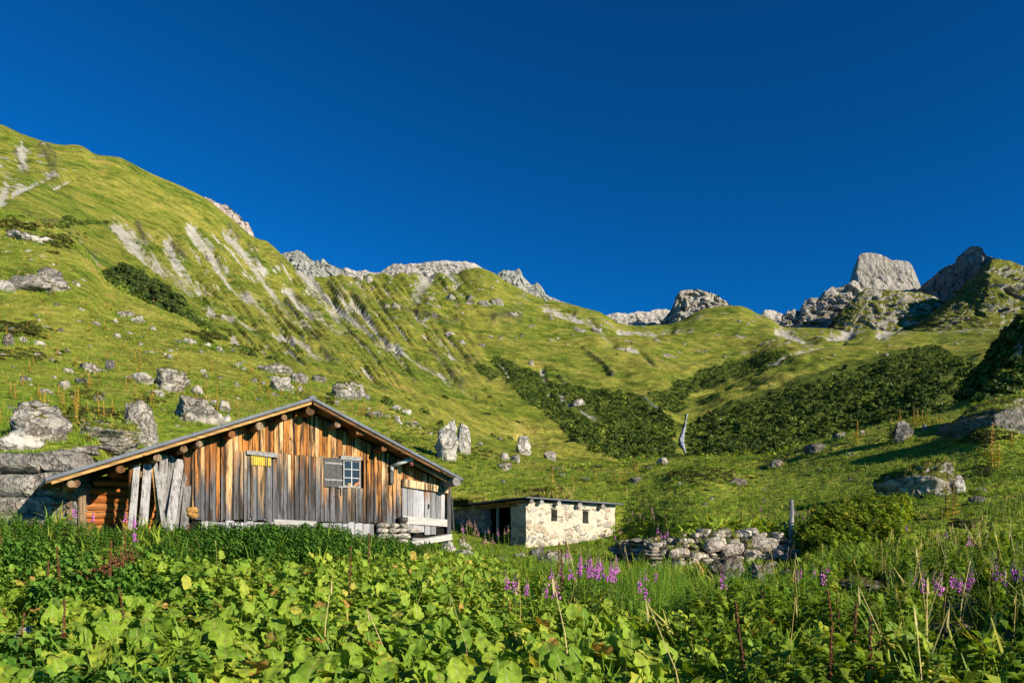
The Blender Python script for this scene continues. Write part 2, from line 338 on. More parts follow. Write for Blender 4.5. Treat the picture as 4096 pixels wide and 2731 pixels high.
# bare rock breaking through the grass below the peaks
rk = sm(fbm(Q / 26, 4, 51) + .8 * fbm(Q / 8, 3, 52), .28, .55)
band = np.zeros(len(Uf))
for (cu, cv, ru, rv, s) in ((900, 312, 60, 26, 1.0), (850, 325, 40, 14, .9), (800, 332, 30, 10, .7), (640, 331, 50, 6, .9), (470, 285, 130, 13, .55), (590, 325, 60, 16, .5), (34, 166, 42, 24, .95), (420, 300, 100, 25, .3), (740, 318, 40, 8, .5), (25, 238, 60, 12, .5), (780, 345, 40, 7, .7), (690, 338, 30, 5, .35)):
    band = np.maximum(band, s * np.exp(-((Uf - cu) / ru)**2 - ((Vf - cv) / rv)**2))
rockm = np.where(IDX > 8.6, rk * sm(band, .15, .55) + .0, 0)
rockm = np.maximum(rockm, np.where(IDX > 11.9, .75 * rk * (Uf > 330), 0))
dz = dz + rockm * .006 * Yf * (1 - .8 * sm(IDX, 12.3, 12.8)) * (.4 + fbm(Q / 9, 3, 53))
# rocky slope of the shaded spur on the right
spur = sm(IDX, 8.1, 8.7) * (1 - sm(IDX, 9.3, 9.8)) * sm(Uf, 955, 985)
rockm = np.maximum(rockm, 1.0 * spur * sm(fbm(P0 / 5, 4, 61), -.2, .1))
dz = dz + spur * 1.4 * fbm(P0 / 8, 5, 62)
# many thin erosion runnels down the left mountain
run = fbm(np.stack([(pp + .25 * wob) / 4.6, aa / 75, 0 * pp], -1), 3, 46, ridged=True); rmask = farw * sm(Uf, 95, 150) * (1 - sm(Uf, 430, 500)) * sm(Vf, 218, 240) * (1 - sm(Vf, 372, 398)) * sm(fbm(np.stack([Uf / 45, Vf / 38, 0 * pp], -1), 3, 47), -.45, .1) * (1 - sm(IDX, 12.4, 12.9))
runm = rmask * sm(run, .52, .80); dz = dz - .0062 * Yf * runm; scree = np.maximum(scree, 1.15 * runm * np.clip(.6 + 1.5 * fbm(np.stack([pp / 3, aa / 14, 0 * pp], -1), 3, 48), 0, 1.2))
darkm = np.maximum(darkm, .6 * rmask * sm(fbm(np.stack([(pp + 3) / 5.2, aa / 34, 0 * pp + 5], -1), 3, 49), .30, .55))
dz *= sm(Yf, 1.5, 3)
TZ = TZ + dz.reshape(TZ.shape)
# regular look-up table over log distance
LN = np.linspace(math.log(1.25), math.log(1400), 2600)
TAB = np.empty((NU, len(LN)))
for c in range(NU): TAB[c] = np.interp(LN, np.log(TY[:, c]), TZ[:, c])

def ground(X, Y):
    X, Y = np.asarray(X, float), np.asarray(Y, float)
    u = CX + FPX * X / Y; ci = np.clip(np.interp(u, ucol, np.arange(NU)), 0, NU - 1.001); c0 = ci.astype(int); f = ci - c0
    yi = np.clip((np.log(Y) - LN[0]) / (LN[1] - LN[0]), 0, len(LN) - 1.001); y0 = yi.astype(int); g = yi - y0
    return ((TAB[c0, y0] * (1 - f) + TAB[c0 + 1, y0] * f) * (1 - g) + (TAB[c0, y0 + 1] * (1 - f) + TAB[c0 + 1, y0 + 1] * f) * g)

def gz(X, Y): return float(ground([X], [Y])[0])

YLN = np.exp(LN)
def hit(u, v, ymin=0.0):
    """the first place along a sight line where it meets the ground"""
    col = HV - FPX * ground((u - CX) / FPX * YLN, YLN) / YLN
    ok = np.where((col <= v) & (YLN >= ymin))[0]
    Y = YLN[ok[0]] if len(ok) else YLN[int(np.argmin(np.where(YLN > max(ymin, 20), abs(col - v), 1e9)))]
    return ((u - CX) / FPX * Y, Y, gz((u - CX) / FPX * Y, Y))

def at(u, v, Y): return np.array([(u - CX) / FPX * Y, Y, (HV - v) * Y / FPX])

_a, _b = np.array(hit(130, 243, 200)), np.array(hit(253, 298, 150)); _d = (_b - _a)[:2]; FALL = -math.atan2(_d[1], _d[0]) + math.pi / 2; print('fall', _a, _b, FALL)
def in_poly(u, v, poly):
    r = np.zeros(len(u), bool); p = np.array(poly, float)
    for i in range(len(p)):
        (x1, y1), (x2, y2) = p[i], p[i - 1]
        r ^= ((y1 > v) != (y2 > v)) & (u < (x2 - x1) * (v - y1) / (y2 - y1 + 1e-9) + x1)
    return r
# ground covered by alder thicket
THICKETS = [[(492, 356), (505, 358), (522, 366), (545, 377), (560, 384), (585, 386), (610, 390), (640, 394), (655, 402), (664, 414), (676, 420), (676, 452), (690, 462), (640, 465), (610, 458), (586, 446), (570, 438), (560, 426), (545, 412), (528, 402), (515, 390), (500, 376)],
      [(650, 394), (672, 382), (700, 372), (730, 360), (760, 352), (785, 350), (790, 358), (770, 368), (735, 378), (700, 390), (680, 400), (690, 408), (675, 412), (660, 408)],
      [(690, 424), (705, 418), (730, 404), (745, 398), (762, 392), (790, 378), (820, 370), (850, 362), (880, 354), (905, 348), (935, 345), (962, 360), (985, 372), (962, 402), (930, 418), (880, 430), (840, 438), (800, 450), (760, 462), (700, 464), (687, 458), (686, 440)],
      [(106, 270), (125, 272), (150, 283), (175, 297), (187, 308), (200, 322), (222, 336), (200, 340), (180, 328), (150, 314), (125, 300), (108, 284)],
      [(478, 362), (500, 372), (490, 380), (470, 364)], [(120, 222), (76, 220), (46, 223), (60, 226)], [(222, 347), (240, 350), (262, 362), (240, 364)], [(186, 318), (206, 322), (222, 338), (196, 336)]]
vv_ = HV - FPX * TZ.ravel() / Yf; jt_ = 9 * fbm(np.stack([Uf / 22, vv_ / 14, 0 * Uf], -1), 4, 671)
under = np.zeros(len(Uf)); s_ = np.where((Yf > 140) & (IDX < 12.5))[0]
for p_ in THICKETS: under[s_] = np.maximum(under[s_], in_poly(Uf[s_] + jt_[s_], vv_[s_] + .6 * jt_[s_], p_))
under = under * .9; s_ = np.where(spur > .3)[0]; under[s_] = np.maximum(under[s_], .7 * spur[s_])

def ground_mat():
    g = G('ground_grass'); P = g.pos()
    big = g.noise(P, .018, 6, .62, .4); mid = g.noise(P, .09, 5, .65); fin = g.noise(P, .7, 4, .7); vf = g.noise(P, 2.6, 3, .7)
    far = g.ramp(g.math('ADD', g.math('MULTIPLY', big, .6), g.math('MULTIPLY', mid, .4)), [(.36, (.060, .098, .012)), (.44, (.112, .150, .016)), (.52, (.175, .185, .027)), (.60, (.225, .215, .038)), (.68, (.31, .25, .075))])
    far = g.mix(1.0, far, g.ramp(mid, [(.32, .62), (.5, 1.0), (.7, 1.22)]), 'MULTIPLY')
    far = g.mix(1.0, far, g.ramp(fin, [(.3, .42), (.5, 1.0), (.72, 1.5)]), 'MULTIPLY')
    # terracettes: grazing lines along the contour
    z = g.n('SeparateXYZ', {0: P}).outputs[2]
    ter = g.noise(g.n('CombineXYZ', {0: g.math('MULTIPLY', mid, 3.0), 1: g.math('MULTIPLY', z, .55), 2: 0.0}).outputs[0], 1.4, 3, .7)
    far = g.mix(.08, far, g.mix(1.0, far, g.ramp(ter, [(.38, .62), (.55, 1.1)]), 'MULTIPLY'))
    near = g.ramp(g.noise(P, .5, 5, .65), [(.3, (.07, .105, .012)), (.5, (.155, .21, .02)), (.7, (.27, .265, .04))])
    near = g.mix(1.0, near, g.ramp(vf, [(.3, .55), (.7, 1.35)]), 'MULTIPLY')
    col = g.mix(g.attr('far'), near, far)
    # streaks of grass and bare earth running down the fall line of the left mountain
    fl = g.scale(g.n('Mapping', {'Vector': P, 'Rotation': (0, 0, FALL)}).outputs[0], (.30, .035, .035))
    far = g.mix(.30, far, g.mix(1.0, far, g.ramp(g.noise(fl, 1.0, 5, .62), [(.34, .50), (.5, 1.0), (.68, 1.32)]), 'MULTIPLY'))
    # dry straw patches
    col = g.mix(g.math('MULTIPLY', g.attr('far'), g.ramp(g.noise(P, .045, 6, .7), [(.56, 0.0), (.68, .55)])), col, (.30, .21, .06))
    col = g.mix(g.math('MULTIPLY', g.attr('dark'), .85), col, g.mix(g.ramp(fin, [(.42, 0.0), (.6, 1.0)]), (.035, .042, .012), (.10, .09, .06)))
    col = g.mix(g.attr('under'), col, g.mix(g.ramp(fin, [(.35, 0.0), (.65, 1.0)]), (.028, .042, .008), (.085, .115, .016)))
    rc = g.ramp(g.noise(g.scale(P, (.16, .16, .5)), 1.0, 7, .72, .8), [(.34, (.07, .065, .06)), (.48, (.24, .22, .19)), (.62, (.46, .43, .38))])
    rc = g.mix(1.0, rc, g.ramp(fin, [(.3, .55), (.7, 1.25)]), 'MULTIPLY')
    col = g.mix(g.ramp(g.math('ADD', g.attr('rock'), g.math('MULTIPLY', g.math('SUBTRACT', fin, .5), .9)), [(.42, 0.0), (.55, 1.0)]), col, rc)
    sc = g.ramp(g.noise(P, .28, 6, .75), [(.34, (.20, .185, .15)), (.5, (.36, .34, .30)), (.66, (.52, .50, .46))])
    f = g.math('ADD', g.attr('scree'), g.math('ADD', g.math('MULTIPLY', g.math('SUBTRACT', mid, .5), .9), g.math('MULTIPLY', g.math('SUBTRACT', fin, .5), 1.1)))
    col = g.mix(g.ramp(f, [(.45, 0.0), (.72, .9)]), col, sc)
    # small loose stones in the turf
    st = g.vor(P, .33); pick = g.noise(P, .05, 4, .7)
    fs = g.math('MULTIPLY', g.ramp(st, [(.10, 1.0), (.20, 0.0)]), g.ramp(pick, [(.55, 0.0), (.62, 1.0)]))
    col = g.mix(g.math('MULTIPLY', fs, g.attr('far')), col, (.42, .40, .36))
    h = g.math('ADD', g.math('MULTIPLY', mid, 2.2), g.math('ADD', g.math('MULTIPLY', fin, .7), g.math('MULTIPLY', vf, .12)))
    return g.done(g.bsdf(col, .95, .08, g.bump(h, .7, 1.3)))

V = np.stack([TX, TY, TZ], -1).reshape(-1, 3)
i0 = (np.arange(NT - 1)[:, None] * NU + np.arange(NU - 1)[None]).ravel()
Fq = np.stack([i0, i0 + 1, i0 + NU + 1, i0 + NU], -1)
M_ground = ground_mat()
terrain = mk('terrain', V, Fq, M_ground, None, {'far': sm(Yf, 30, 75), 'scree': scree, 'dark': darkm, 'rock': rockm, 'under': under}, smooth=True)
tag(terrain, 'grassy valley floor and steep green mountainsides streaked with pale scree', 'terrain', kind='structure')

# ------------------------------------------------------------------ rock peaks on the skyline
def crag(name, label, top, base, Y0, depth, mat, skew=0.0, jag=1.2, rough=.16, fr=1.0, lean=.75, nt=46, step=1.1, seed=0, sharp=True):
    top = np.array(top, float); us = np.arange(top[0, 0], top[-1, 0] + step * .5, step); n = len(us)
    vt = np.interp(us, top[:, 0], top[:, 1]) + jag * fbm(np.stack([us / 4.0, 0 * us + seed, 0 * us], -1), 3, 71 + seed)
    b = np.array(base, float); vb = np.maximum(np.interp(us, b[:, 0], b[:, 1]), vt + .5)
    Y0 = Y0 + skew * (us - us.mean())
    t = np.linspace(0, 1, nt)[:, None]
    Yf_ = Y0 + depth * lean * t
    zf = (HV - (vb + (vt - vb) * t ** .9)) / FPX * (Y0 + depth * lean * t)
    X = (us - CX) / FPX * Yf_
    # back side falls away
    tb = np.linspace(0, 1, 12)[1:, None]
    Yb = Y0 + depth * (lean + (2.2 - lean) * tb); Xb = np.broadcast_to(X[-1], (11, n)) * (1 + 0 * tb)
    zb = zf[-1] - (zf[-1] - (HV - 430) / FPX * Y0) * tb ** 1.2
    X = np.concatenate([X, Xb]); Y = np.concatenate([np.broadcast_to(Yf_, (nt, n)), np.broadcast_to(Yb + 0 * us, (11, n))]); Z = np.concatenate([np.broadcast_to(zf, (nt, n)), zb])
    P = np.stack([X, Y, Z], -1).reshape(-1, 3)
    hgt = float((vb - vt).max() / FPX * np.mean(Y0))
    q = P / (hgt * .34) * fr; q[:, 2] *= .4
    d1 = .55 * fbm(q, 5, 81 + seed, .55); d2 = fbm(q * 1.7 + 5, 4, 91 + seed)
    if sharp:
        wq = q + .35 * np.stack([d2, d1, d2], -1)
        for f_, a_ in ((1.3, .75), (3.1, .4), (6.5, .2)): cv, gp = worley(wq * f_ * np.array([1, 1, .75]), 95 + seed); d1 = d1 + a_ * (cv - .5) - a_ * .5 * np.exp(-gp * 9)
    else:
        cv, gp = worley(q * np.array([2.6, 2.6, .7]), 95 + seed); d1 = d1 + .4 * (cv - .5) - .5 * np.exp(-gp * 9)
    env = np.concatenate([np.sin(np.pi * np.clip(np.linspace(0, 1, nt), 0, 1)) ** .6 * .9 + .1, np.ones(11)])
    env = np.repeat(env, n)
    y0 = P[:, 1].copy(); P[:, 1] -= env * hgt * rough * 1.6 * (d1 - .2)
    P[:, 0] += env * hgt * rough * .5 * d2
    # ledges
    P[:, 2] *= P[:, 1] / y0
    N = nt + 11
    i0 = (np.arange(N - 1)[:, None] * n + np.arange(n - 1)[None]).ravel()
    o = mk(name, P, np.stack([i0, i0 + 1, i0 + n + 1, i0 + n], -1), mat, None, None, smooth=False)
    return tag(o, label, 'mountain', kind='structure')

M_rock_far = rock_mat('limestone_far', .028, .0, (.57, .54, .485), (.40, .375, .335), .2, stain=.08, crack=.1)
M_rock_grey = rock_mat('slate_far', .03, .0, (.40, .41, .37), (.23, .24, .21), .12, stain=.15, crack=.1)
M_rock_pink = rock_mat('pink_rock_far', .03, .0, (.62, .53, .47), (.46, .38, .33), .3, stain=.15, crack=.1)
M_rock_moss = rock_mat('grassy_rock_far', .028, .26, (.52, .49, .43), (.34, .32, .28), .15, mosscol=(.13, .135, .02), stain=.3, crack=.1)
M_rock_dark = rock_mat('dark_slate_far', .03, .12, (.24, .245, .23), (.10, .105, .10), .1, mosscol=(.11, .12, .02), stain=.25, crack=.1)
M_shoulder = rock_mat('grassy_shoulder', .03, .66, (.38, .36, .31), (.16, .16, .12), .1, mosscol=(.15, .165, .022), stain=.2, crack=.0)
M_ridge = rock_mat('ridge_limestone', .028, .14, (.44, .415, .37), (.24, .225, .20), .15, mosscol=(.13, .135, .02), stain=.25, crack=.1)
M_ramp = rock_mat('grassy_ramp', .03, .52, (.44, .42, .37), (.20, .19, .165), .1, mosscol=(.15, .16, .022), stain=.35, crack=.1)
M_mono = rock_mat('monolith_rock', .018, .0, (.40, .375, .335), (.29, .27, .245), .15, stain=.2, crack=.05)
crag('rock_peak', 'pinkish bare rock crest peeping over the left mountain shoulder', [(192, 206), (197, 199.5), (205, 196.5), (212, 199), (218, 203.5), (226, 204), (232, 210), (238, 214), (243, 221), (248, 222), (252, 230), (256, 240)], [(192, 240), (256, 275)], 1150, 90, M_rock_pink, 0.0, .9, .14, seed=1)
crag('rock_peak', 'grey green rock teeth at the right foot of the left mountain', [(280, 262), (283, 252), (290, 251.5), (296, 250), (300, 250.5), (305, 253), (310, 258), (315, 262), (317, 258.5), (320, 262), (322, 257.5), (325, 260), (330, 264), (340, 268), (352, 272), (362, 276)], [(280, 290), (362, 300)], 1020, 80, M_rock_grey, 0.0, 1.1, .14, seed=2)
crag('rock_peak', 'broad pale rocky crest in the middle of the skyline', [(332, 272), (340, 270), (345, 267), (349, 268), (355, 271), (365, 269.5), (372, 272), (380, 272), (388, 266), (392, 264), (400, 263), (404, 264.5), (410, 263), (420, 263), (426, 261.5), (432, 261), (445, 260), (455, 261), (465, 261), (475, 263), (480, 266), (488, 271), (494, 276)], [(332, 287), (420, 285), (494, 283)], 1020, 100, M_rock_far, 0.0, 1.0, .13, 1.4, seed=3)
crag('rock_peak', 'sharp grey rock pinnacle standing right of the central crest', [(494, 280), (498, 272.5), (503, 269.5), (511, 270), (515, 271), (518, 267), (521, 270), (523, 276), (528, 281), (532, 284.5), (537, 282), (541, 285), (546, 294), (552, 297), (560, 300), (572, 305), (580, 312)], [(494, 300), (580, 330)], 1080, 90, M_rock_grey, 0.0, .7, .14, seed=4)
crag('rock_peak', 'low jagged grey ridge left of the flat topped crag', [(590, 320), (600, 316.5), (608, 314), (618, 312), (628, 313.5), (636, 311), (648, 311.5), (655, 309), (664, 308.5), (672, 310), (684, 315)], [(590, 330), (684, 340)], 1080, 90, M_rock_far, 0.0, 1.2, .13, seed=5)
crag('rock_peak', 'flat topped pale crag above the green knoll', [(664, 318), (670, 311), (674, 303), (676, 296), (680, 290.5), (688, 289), (698, 289), (706, 291), (714, 293), (722, 298), (728, 302), (735, 308), (742, 310.5), (752, 313), (758, 315.5), (768, 322)], [(664, 345), (690, 330), (735, 322), (768, 336)], 1010, 70, M_rock_moss, 0.0, .9, .22, seed=6)
crag('rock_peak', 'small rounded grey outcrop in the gap between two crags', [(756, 322), (760, 315), (764, 310), (770, 309), (778, 311.5), (786, 315), (792, 317), (800, 322)], [(756, 335), (800, 345)], 1060, 60, M_rock_far, 0.0, .7, .16, seed=7)
crag('rock_peak', 'stepped jagged ridge climbing to the great rock tower', [(782, 325), (788, 310), (795, 309), (800, 312), (804, 305), (806, 300), (812, 297), (820, 298), (824, 291), (829, 289), (832, 286), (838, 287.5), (845, 285), (852, 280), (858, 281), (864, 285), (872, 293), (880, 303)], [(782, 345), (830, 340), (880, 338)], 1010, 120, M_ridge, 0.0, 1.6, .22, 1.2, seed=8)
crag('rock_tower', 'great pale leaning rock tower dominating the right skyline', [(850, 288), (852, 283), (853, 275), (855, 268), (857, 259), (859, 255.5), (862, 253), (870, 252), (876, 253), (882, 254.5), (888, 257.5), (892, 260), (896, 259.5), (905, 260.5), (909, 261.5), (912, 265), (915, 271), (917, 277), (920, 284), (922, 289)], [(850, 300), (922, 300)], 1110, 90, M_mono, 0.0, .25, .075, .9, lean=.5, seed=9, sharp=False)
crag('rock_peak', 'dark rocky mountain with a stubby top at the right edge', [(912, 296), (921, 288), (930, 281), (936, 275), (940, 270), (948, 265.5), (956, 263), (962, 260.5), (966.5, 258.5), (968, 250), (970, 246.5), (975, 245.5), (981, 246.5), (984, 249.5), (985.5, 254.5), (990, 256), (996, 258), (1004, 260), (1012, 261), (1006, 264), (1012, 272)], [(905, 318), (940, 318), (965, 312), (1012, 305)], 1000, 60, M_rock_dark, -1.9, .8, .25, seed=10)
crag('mountain_shoulder', 'green rock ribbed shoulder right of the dark summit', [(896, 342), (905, 336), (915, 328), (930, 315), (945, 303), (960, 292), (975, 280), (986, 269), (993, 259.5), (998, 258), (1004, 259.5), (1012, 260.5), (1024, 265.5), (1050, 274), (1090, 290), (1140, 320)], [(896, 346), (950, 352), (1024, 352), (1140, 350)], 740, 190, M_shoulder, 0.0, .8, .15, 1.3, lean=.95, seed=11)
crag('mountain_ramp', 'grassy rock strewn ramp under the great rock tower', [(836, 318), (845, 306), (855, 297), (864, 289), (870, 287.5), (876, 288.5), (890, 289.5), (905, 291), (920, 291.5), (935, 296), (948, 304), (958, 314)], [(836, 345), (890, 348), (958, 348)], 900, 110, M_ramp, 0.0, .9, .14, 1.2, lean=.9, seed=12)
# ------------------------------------------------------------------ wood and building materials
def wood_mat(name, base, grey, z0, z1, grain_axis='z', orange=(.40, .16, .035), tan=(.52, .31, .13), darkf=.5):
    """old boards: warm where the eaves keep them dry, bleached grey lower down, each board its own tone"""
    g = G(name); P = g.obj(); r = g.attr('rnd')
    sc = {'z': (9, 9, .55), 'x': (.55, 9, 9)}[grain_axis]
    off = g.n('CombineXYZ', {0: g.math('MULTIPLY', r, 37.0), 1: g.math('MULTIPLY', r, 11.0), 2: g.math('MULTIPLY', r, 53.0)}).outputs[0]
    Pr = g.n('VectorMath', {0: P, 1: off}, operation='ADD').outputs[0]
    Ps = g.scale(Pr, sc)
    gr = g.noise(Ps, 2.2, 6, .65, .6); fine = g.noise(g.scale(Pr, tuple(3 * s for s in sc)), 3, 4, .7)
    warm = g.ramp(g.math('ADD', g.math('MULTIPLY', r, .55), g.math('MULTIPLY', gr, .5)), [(.12, (.07, .03, .014)), (.25, (.22, .08, .02)), (.38, orange), (.56, base), (.78, tan)])
    cold = g.ramp(g.math('ADD', g.math('MULTIPLY', g.math('FRACT', g.math('MULTIPLY', r, 7.3)), .5), g.math('MULTIPLY', gr, .5)), [(.2, tuple(.38 * c for c in grey)), (.42, tuple(.75 * c for c in grey)), (.62, grey), (.8, tuple(1.5 * c for c in grey))])
    z = g.n('SeparateXYZ', {0: P}).outputs[2]
    wz = g.math('DIVIDE', g.math('SUBTRACT', z, z0), max(1e-3, z1 - z0))
    wz = g.math('ADD', wz, g.math('MULTIPLY', g.math('SUBTRACT', g.math('FRACT', g.math('MULTIPLY', r, 13.7)), .5), .55))
    wz = g.math('ADD', wz, g.math('MULTIPLY', g.math('SUBTRACT', g.noise(g.scale(Pr, tuple(.5 * s for s in sc)), 1.6, 4, .6), .5), 1.5))
    col = g.mix(g.ramp(wz, [(.3, 0.0), (.72, 1.0)]), cold, warm)
    # black weather stain and knots
    st = g.noise(g.scale(Pr, tuple(.45 * s for s in sc)), 2.3, 5, .62)
    col = g.mix(g.ramp(st, [(.48, 0.0), (.59, darkf)]), col, (.028, .02, .014))
    st2 = g.noise(g.scale(Pr, tuple(1.6 * s for s in sc)), 2.0, 5, .7)
    col = g.mix(g.ramp(st2, [(.54, 0.0), (.62, .8 * darkf)]), col, (.035, .022, .012))
    kn = g.vor(g.scale(Pr, (3.4, 3.4, 1.9) if grain_axis == 'z' else (1.9, 3.4, 3.4)), 1.0)
    col = g.mix(g.ramp(kn, [(.05, .85), (.13, 0.0)]), col, (.05, .022, .01))
    col = g.mix(1.0, col, g.ramp(fine, [(.3, .7), (.7, 1.25)]), 'MULTIPLY')
    h = g.math('ADD', gr, g.math('MULTIPLY', fine, .6))
    return g.done(g.bsdf(col, .8, .2, g.bump(h, .5, .02)))

M_wall = wood_mat('facade_boards', (.52, .25, .07), (.12, .122, .135), .55, 2.3, darkf=.95, orange=(.44, .17, .035), tan=(.62, .43, .25))
M_lower = wood_mat('lower_boards', (.46, .28, .12), (.11, .114, .128), .45, 3.3, darkf=.9, tan=(.52, .39, .25))
M_plinth = wood_mat('bleached_boards', (.45, .36, .25), (.33, .33, .35), 1.0, 3.0, darkf=.3)
M_grey = wood_mat('bleached_planks', (.36, .28, .19), (.25, .24, .24), 1.7, 3.2, darkf=.6)
M_white = wood_mat('pale_planks', (.5, .45, .38), (.46, .45, .43), 5, 6, 'x', darkf=.15)
M_logs = wood_mat('red_logs', (.36, .115, .025), (.30, .13, .05), -3, -2, 'x', orange=(.30, .085, .016), tan=(.46, .20, .06), darkf=.6)
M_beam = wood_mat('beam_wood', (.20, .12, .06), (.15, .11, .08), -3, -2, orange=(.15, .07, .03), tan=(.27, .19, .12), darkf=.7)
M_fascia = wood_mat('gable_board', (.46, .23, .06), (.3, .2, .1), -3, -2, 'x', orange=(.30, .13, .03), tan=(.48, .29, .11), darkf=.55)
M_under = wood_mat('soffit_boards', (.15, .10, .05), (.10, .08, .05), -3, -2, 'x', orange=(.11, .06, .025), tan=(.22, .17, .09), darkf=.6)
M_greybeam = wood_mat('grey_beam', (.24, .22, .20), (.27, .26, .25), 5, 6, 'x', darkf=.4)

def simple(name, col, rough=.7, spec=.3, var=.25, sc=6.0, metallic=0.0, bump=.2):
    g = G(name); n = g.noise(g.obj(), sc, 5, .65)
    c = g.mix(1.0, g.mix(0.0, col, col), g.ramp(n, [(.3, 1 - var), (.7, 1 + var)]), 'MULTIPLY')
    return g.done(g.bsdf(c, rough, spec, g.bump(n, bump, .02), metallic))
M_metal = simple('roof_sheet', (.085, .10, .13), .6, .4, .35, 3.0, .0)
M_yellow = simple('yellow_sheet', (.60, .47, .09), .5, .4, .15)
M_black = simple('dark_opening', (.012, .011, .01), .9, .1)  # near-black colour stands in for the unlit insides behind openings
M_iron = simple('old_iron', (.05, .045, .042), .6, .4, .4)
M_pvc = simple('grey_pipe', (.42, .42, .40), .45, .4, .15)
M_pipered = simple('red_brown_pipe', (.20, .06, .045), .6, .3)
M_zinc = simple('zinc_sheet', (.50, .60, .62), .35, .5, .15, 4, .4)
M_frame = simple('white_frame', (.42, .42, .42), .6, .3, .2)
M_orangewood = simple('orange_wood', (.62, .22, .08), .6, .3)
M_oldsill = simple('weathered_wood', (.22, .215, .21), .8, .2, .5, 12)
gg = G('window_glass')
M_glass = gg.done(gg.bsdf(gg.mix(gg.noise(gg.obj(), 5, 3), (.006, .009, .009), (.03, .036, .034)), .12, .5))
M_stone = rock_mat('wall_stone', 1.3, .0, (.50, .45, .38), (.22, .20, .175), .45, stain=.45)
M_stone_grey = rock_mat('grey_block_stone', .9, .0, (.34, .315, .28), (.17, .16, .145), .35, stain=.6)
M_stone_pale = rock_mat('pale_footing_stone', 1.5, .0, (.66, .62, .55), (.38, .35, .30), .3, stain=.2)

def plaster():
    g = G('stone_and_lime_wall'); P = g.obj()
    w = g.n('VectorMath', {0: P, 1: g.n('VectorMath', {0: g.n('TexNoise', {'Vector': P, 'Scale': 1.7, 'Detail': 3}).outputs['Color'], 1: (.7, .7, .7)}, operation='MULTIPLY').outputs[0]}, operation='ADD').outputs[0]
    cell = g.vor(g.scale(w, (1, 1, 1.5)), 1.9, 'F1', 'Color'); ed = g.vor(g.scale(w, (1, 1, 1.5)), 1.9, 'DISTANCE_TO_EDGE')
    c1 = g.n('SeparateColor', {0: cell}).outputs[0]
    st = g.ramp(c1, [(.1, (.17, .16, .15)), (.4, (.32, .28, .23)), (.6, (.24, .25, .26)), (.8, (.40, .33, .24))])
    lime = g.ramp(g.noise(P, 3.2, 6, .7), [(.3, (.36, .32, .24)), (.5, (.52, .47, .37)), (.72, (.60, .56, .47))])
    z = g.n('SeparateXYZ', {0: P}).outputs[2]
    low = g.ramp(g.math('ADD', z, g.math('MULTIPLY', g.noise(P, 1.4, 4), 1.6)), [(.85, 1.0), (1.6, .0)])
    show = g.math('MULTIPLY', g.ramp(ed, [(.07, 0.0), (.16, 1.0)]), g.ramp(g.math('ADD', c1, g.math('MULTIPLY', low, .5)), [(.56, 0.0), (.70, 1.0)]))
    col = g.mix(show, lime, st)
    n = g.noise(P, 9, 5, .7)
    col = g.mix(1.0, col, g.ramp(n, [(.32, .6), (.5, 1.0), (.7, 1.1)]), 'MULTIPLY')
    h = g.math('ADD', g.math('MULTIPLY', show, .9), g.math('ADD', g.math('MULTIPLY', n, .9), g.noise(P, 3, 4)))
    return g.done(g.bsdf(col, .95, .1, g.bump(h, .9, .08)))
M_plaster = plaster()

# ------------------------------------------------------------------ the wooden barn
AZ = R(37.0); ca, sa = math.cos(AZ), math.sin(AZ)
OX, OY = -5.22, 22.0
def wl2w(s, y, z): return np.array([OX + s * ca - y * sa, OY + s * sa + y * ca, z])
def F(u, v, n=0.0):
    """sight line -> (along the facade, height) on the plane n metres in front of the board wall"""
    bx, by = OX + n * sa, OY - n * ca; k = (u - CX) / FPX
    s = (k * by - bx) / (ca - sa * k); Y = by + s * sa
    return s, (HV - v) * Y / FPX
barn = thing('wooden_barn', 'old wooden barn of weathered orange and grey boards under a low metal roof', 'barn', (OX, OY, 0), AZ)
OH = .85
sr, zr = F(313, 396.5, OH); sl, zl = F(45.5, 477, OH); se, ze = F(463, 477.5, OH)
kL, kR = (zr - zl) / (sr - sl), (zr - ze) / (se - sr)
DEEP = 6.2
def ztop(s): return zr - (kL * (sr - s) if s < sr else kR * (s - sr))
TH = .20                                                              # sheet + boards + rafters
# boards of the facade, local axes x along the wall, y into the barn
wall = MB()
def board(mb, x0, x1, z0, z1, y=0.0, th=.03, slope_top=False, lean=0.0, rag=0.0):
    r = random.random(); y = y + random.uniform(-.02, .02)
    za = (ztop(x0) - TH - .03) if slope_top else z1 + random.uniform(-rag, rag)
    zb = (ztop(x1) - TH - .03) if slope_top else za + random.uniform(-rag, rag) * .2
    b0 = z0 + random.uniform(-rag, rag); g = .009
    tw = random.uniform(-.010, .010)
    mb.hexa([(x0 + g + lean, y - tw, b0), (x1 - g + lean, y + tw, b0), (x1 - g + lean, y + th + tw, b0), (x0 + g + lean, y + th - tw, b0),
             (x0 + g, y, za), (x1 - g, y, zb), (x1 - g, y + th, zb), (x0 + g, y + th, za)], r)
sA, _ = F(188.5, 500); sB, _ = F(449, 500); sdoor0, _ = F(401.5, 500); s_y0, _ = F(233, 470); s_w1, _ = F(366, 470)
zj = lambda s: F(237 + (s - F(237, 450)[0]) / (F(325, 455)[0] - F(237, 450)[0]) * 88, 451.5 + (s - F(237, 450)[0]) / (F(325, 455)[0] - F(237, 450)[0]) * 5)[1]
ZJ = F(280, 453.5)[1]
zbase = lambda s: F(190, 519)[1] + (s - sA) / (sB - sA) * (F(402, 522)[1] - F(190, 519)[1])
swin0, zwin0 = F(342.5, 487); swin1, zwin1 = F(360, 459.5)
x = sA
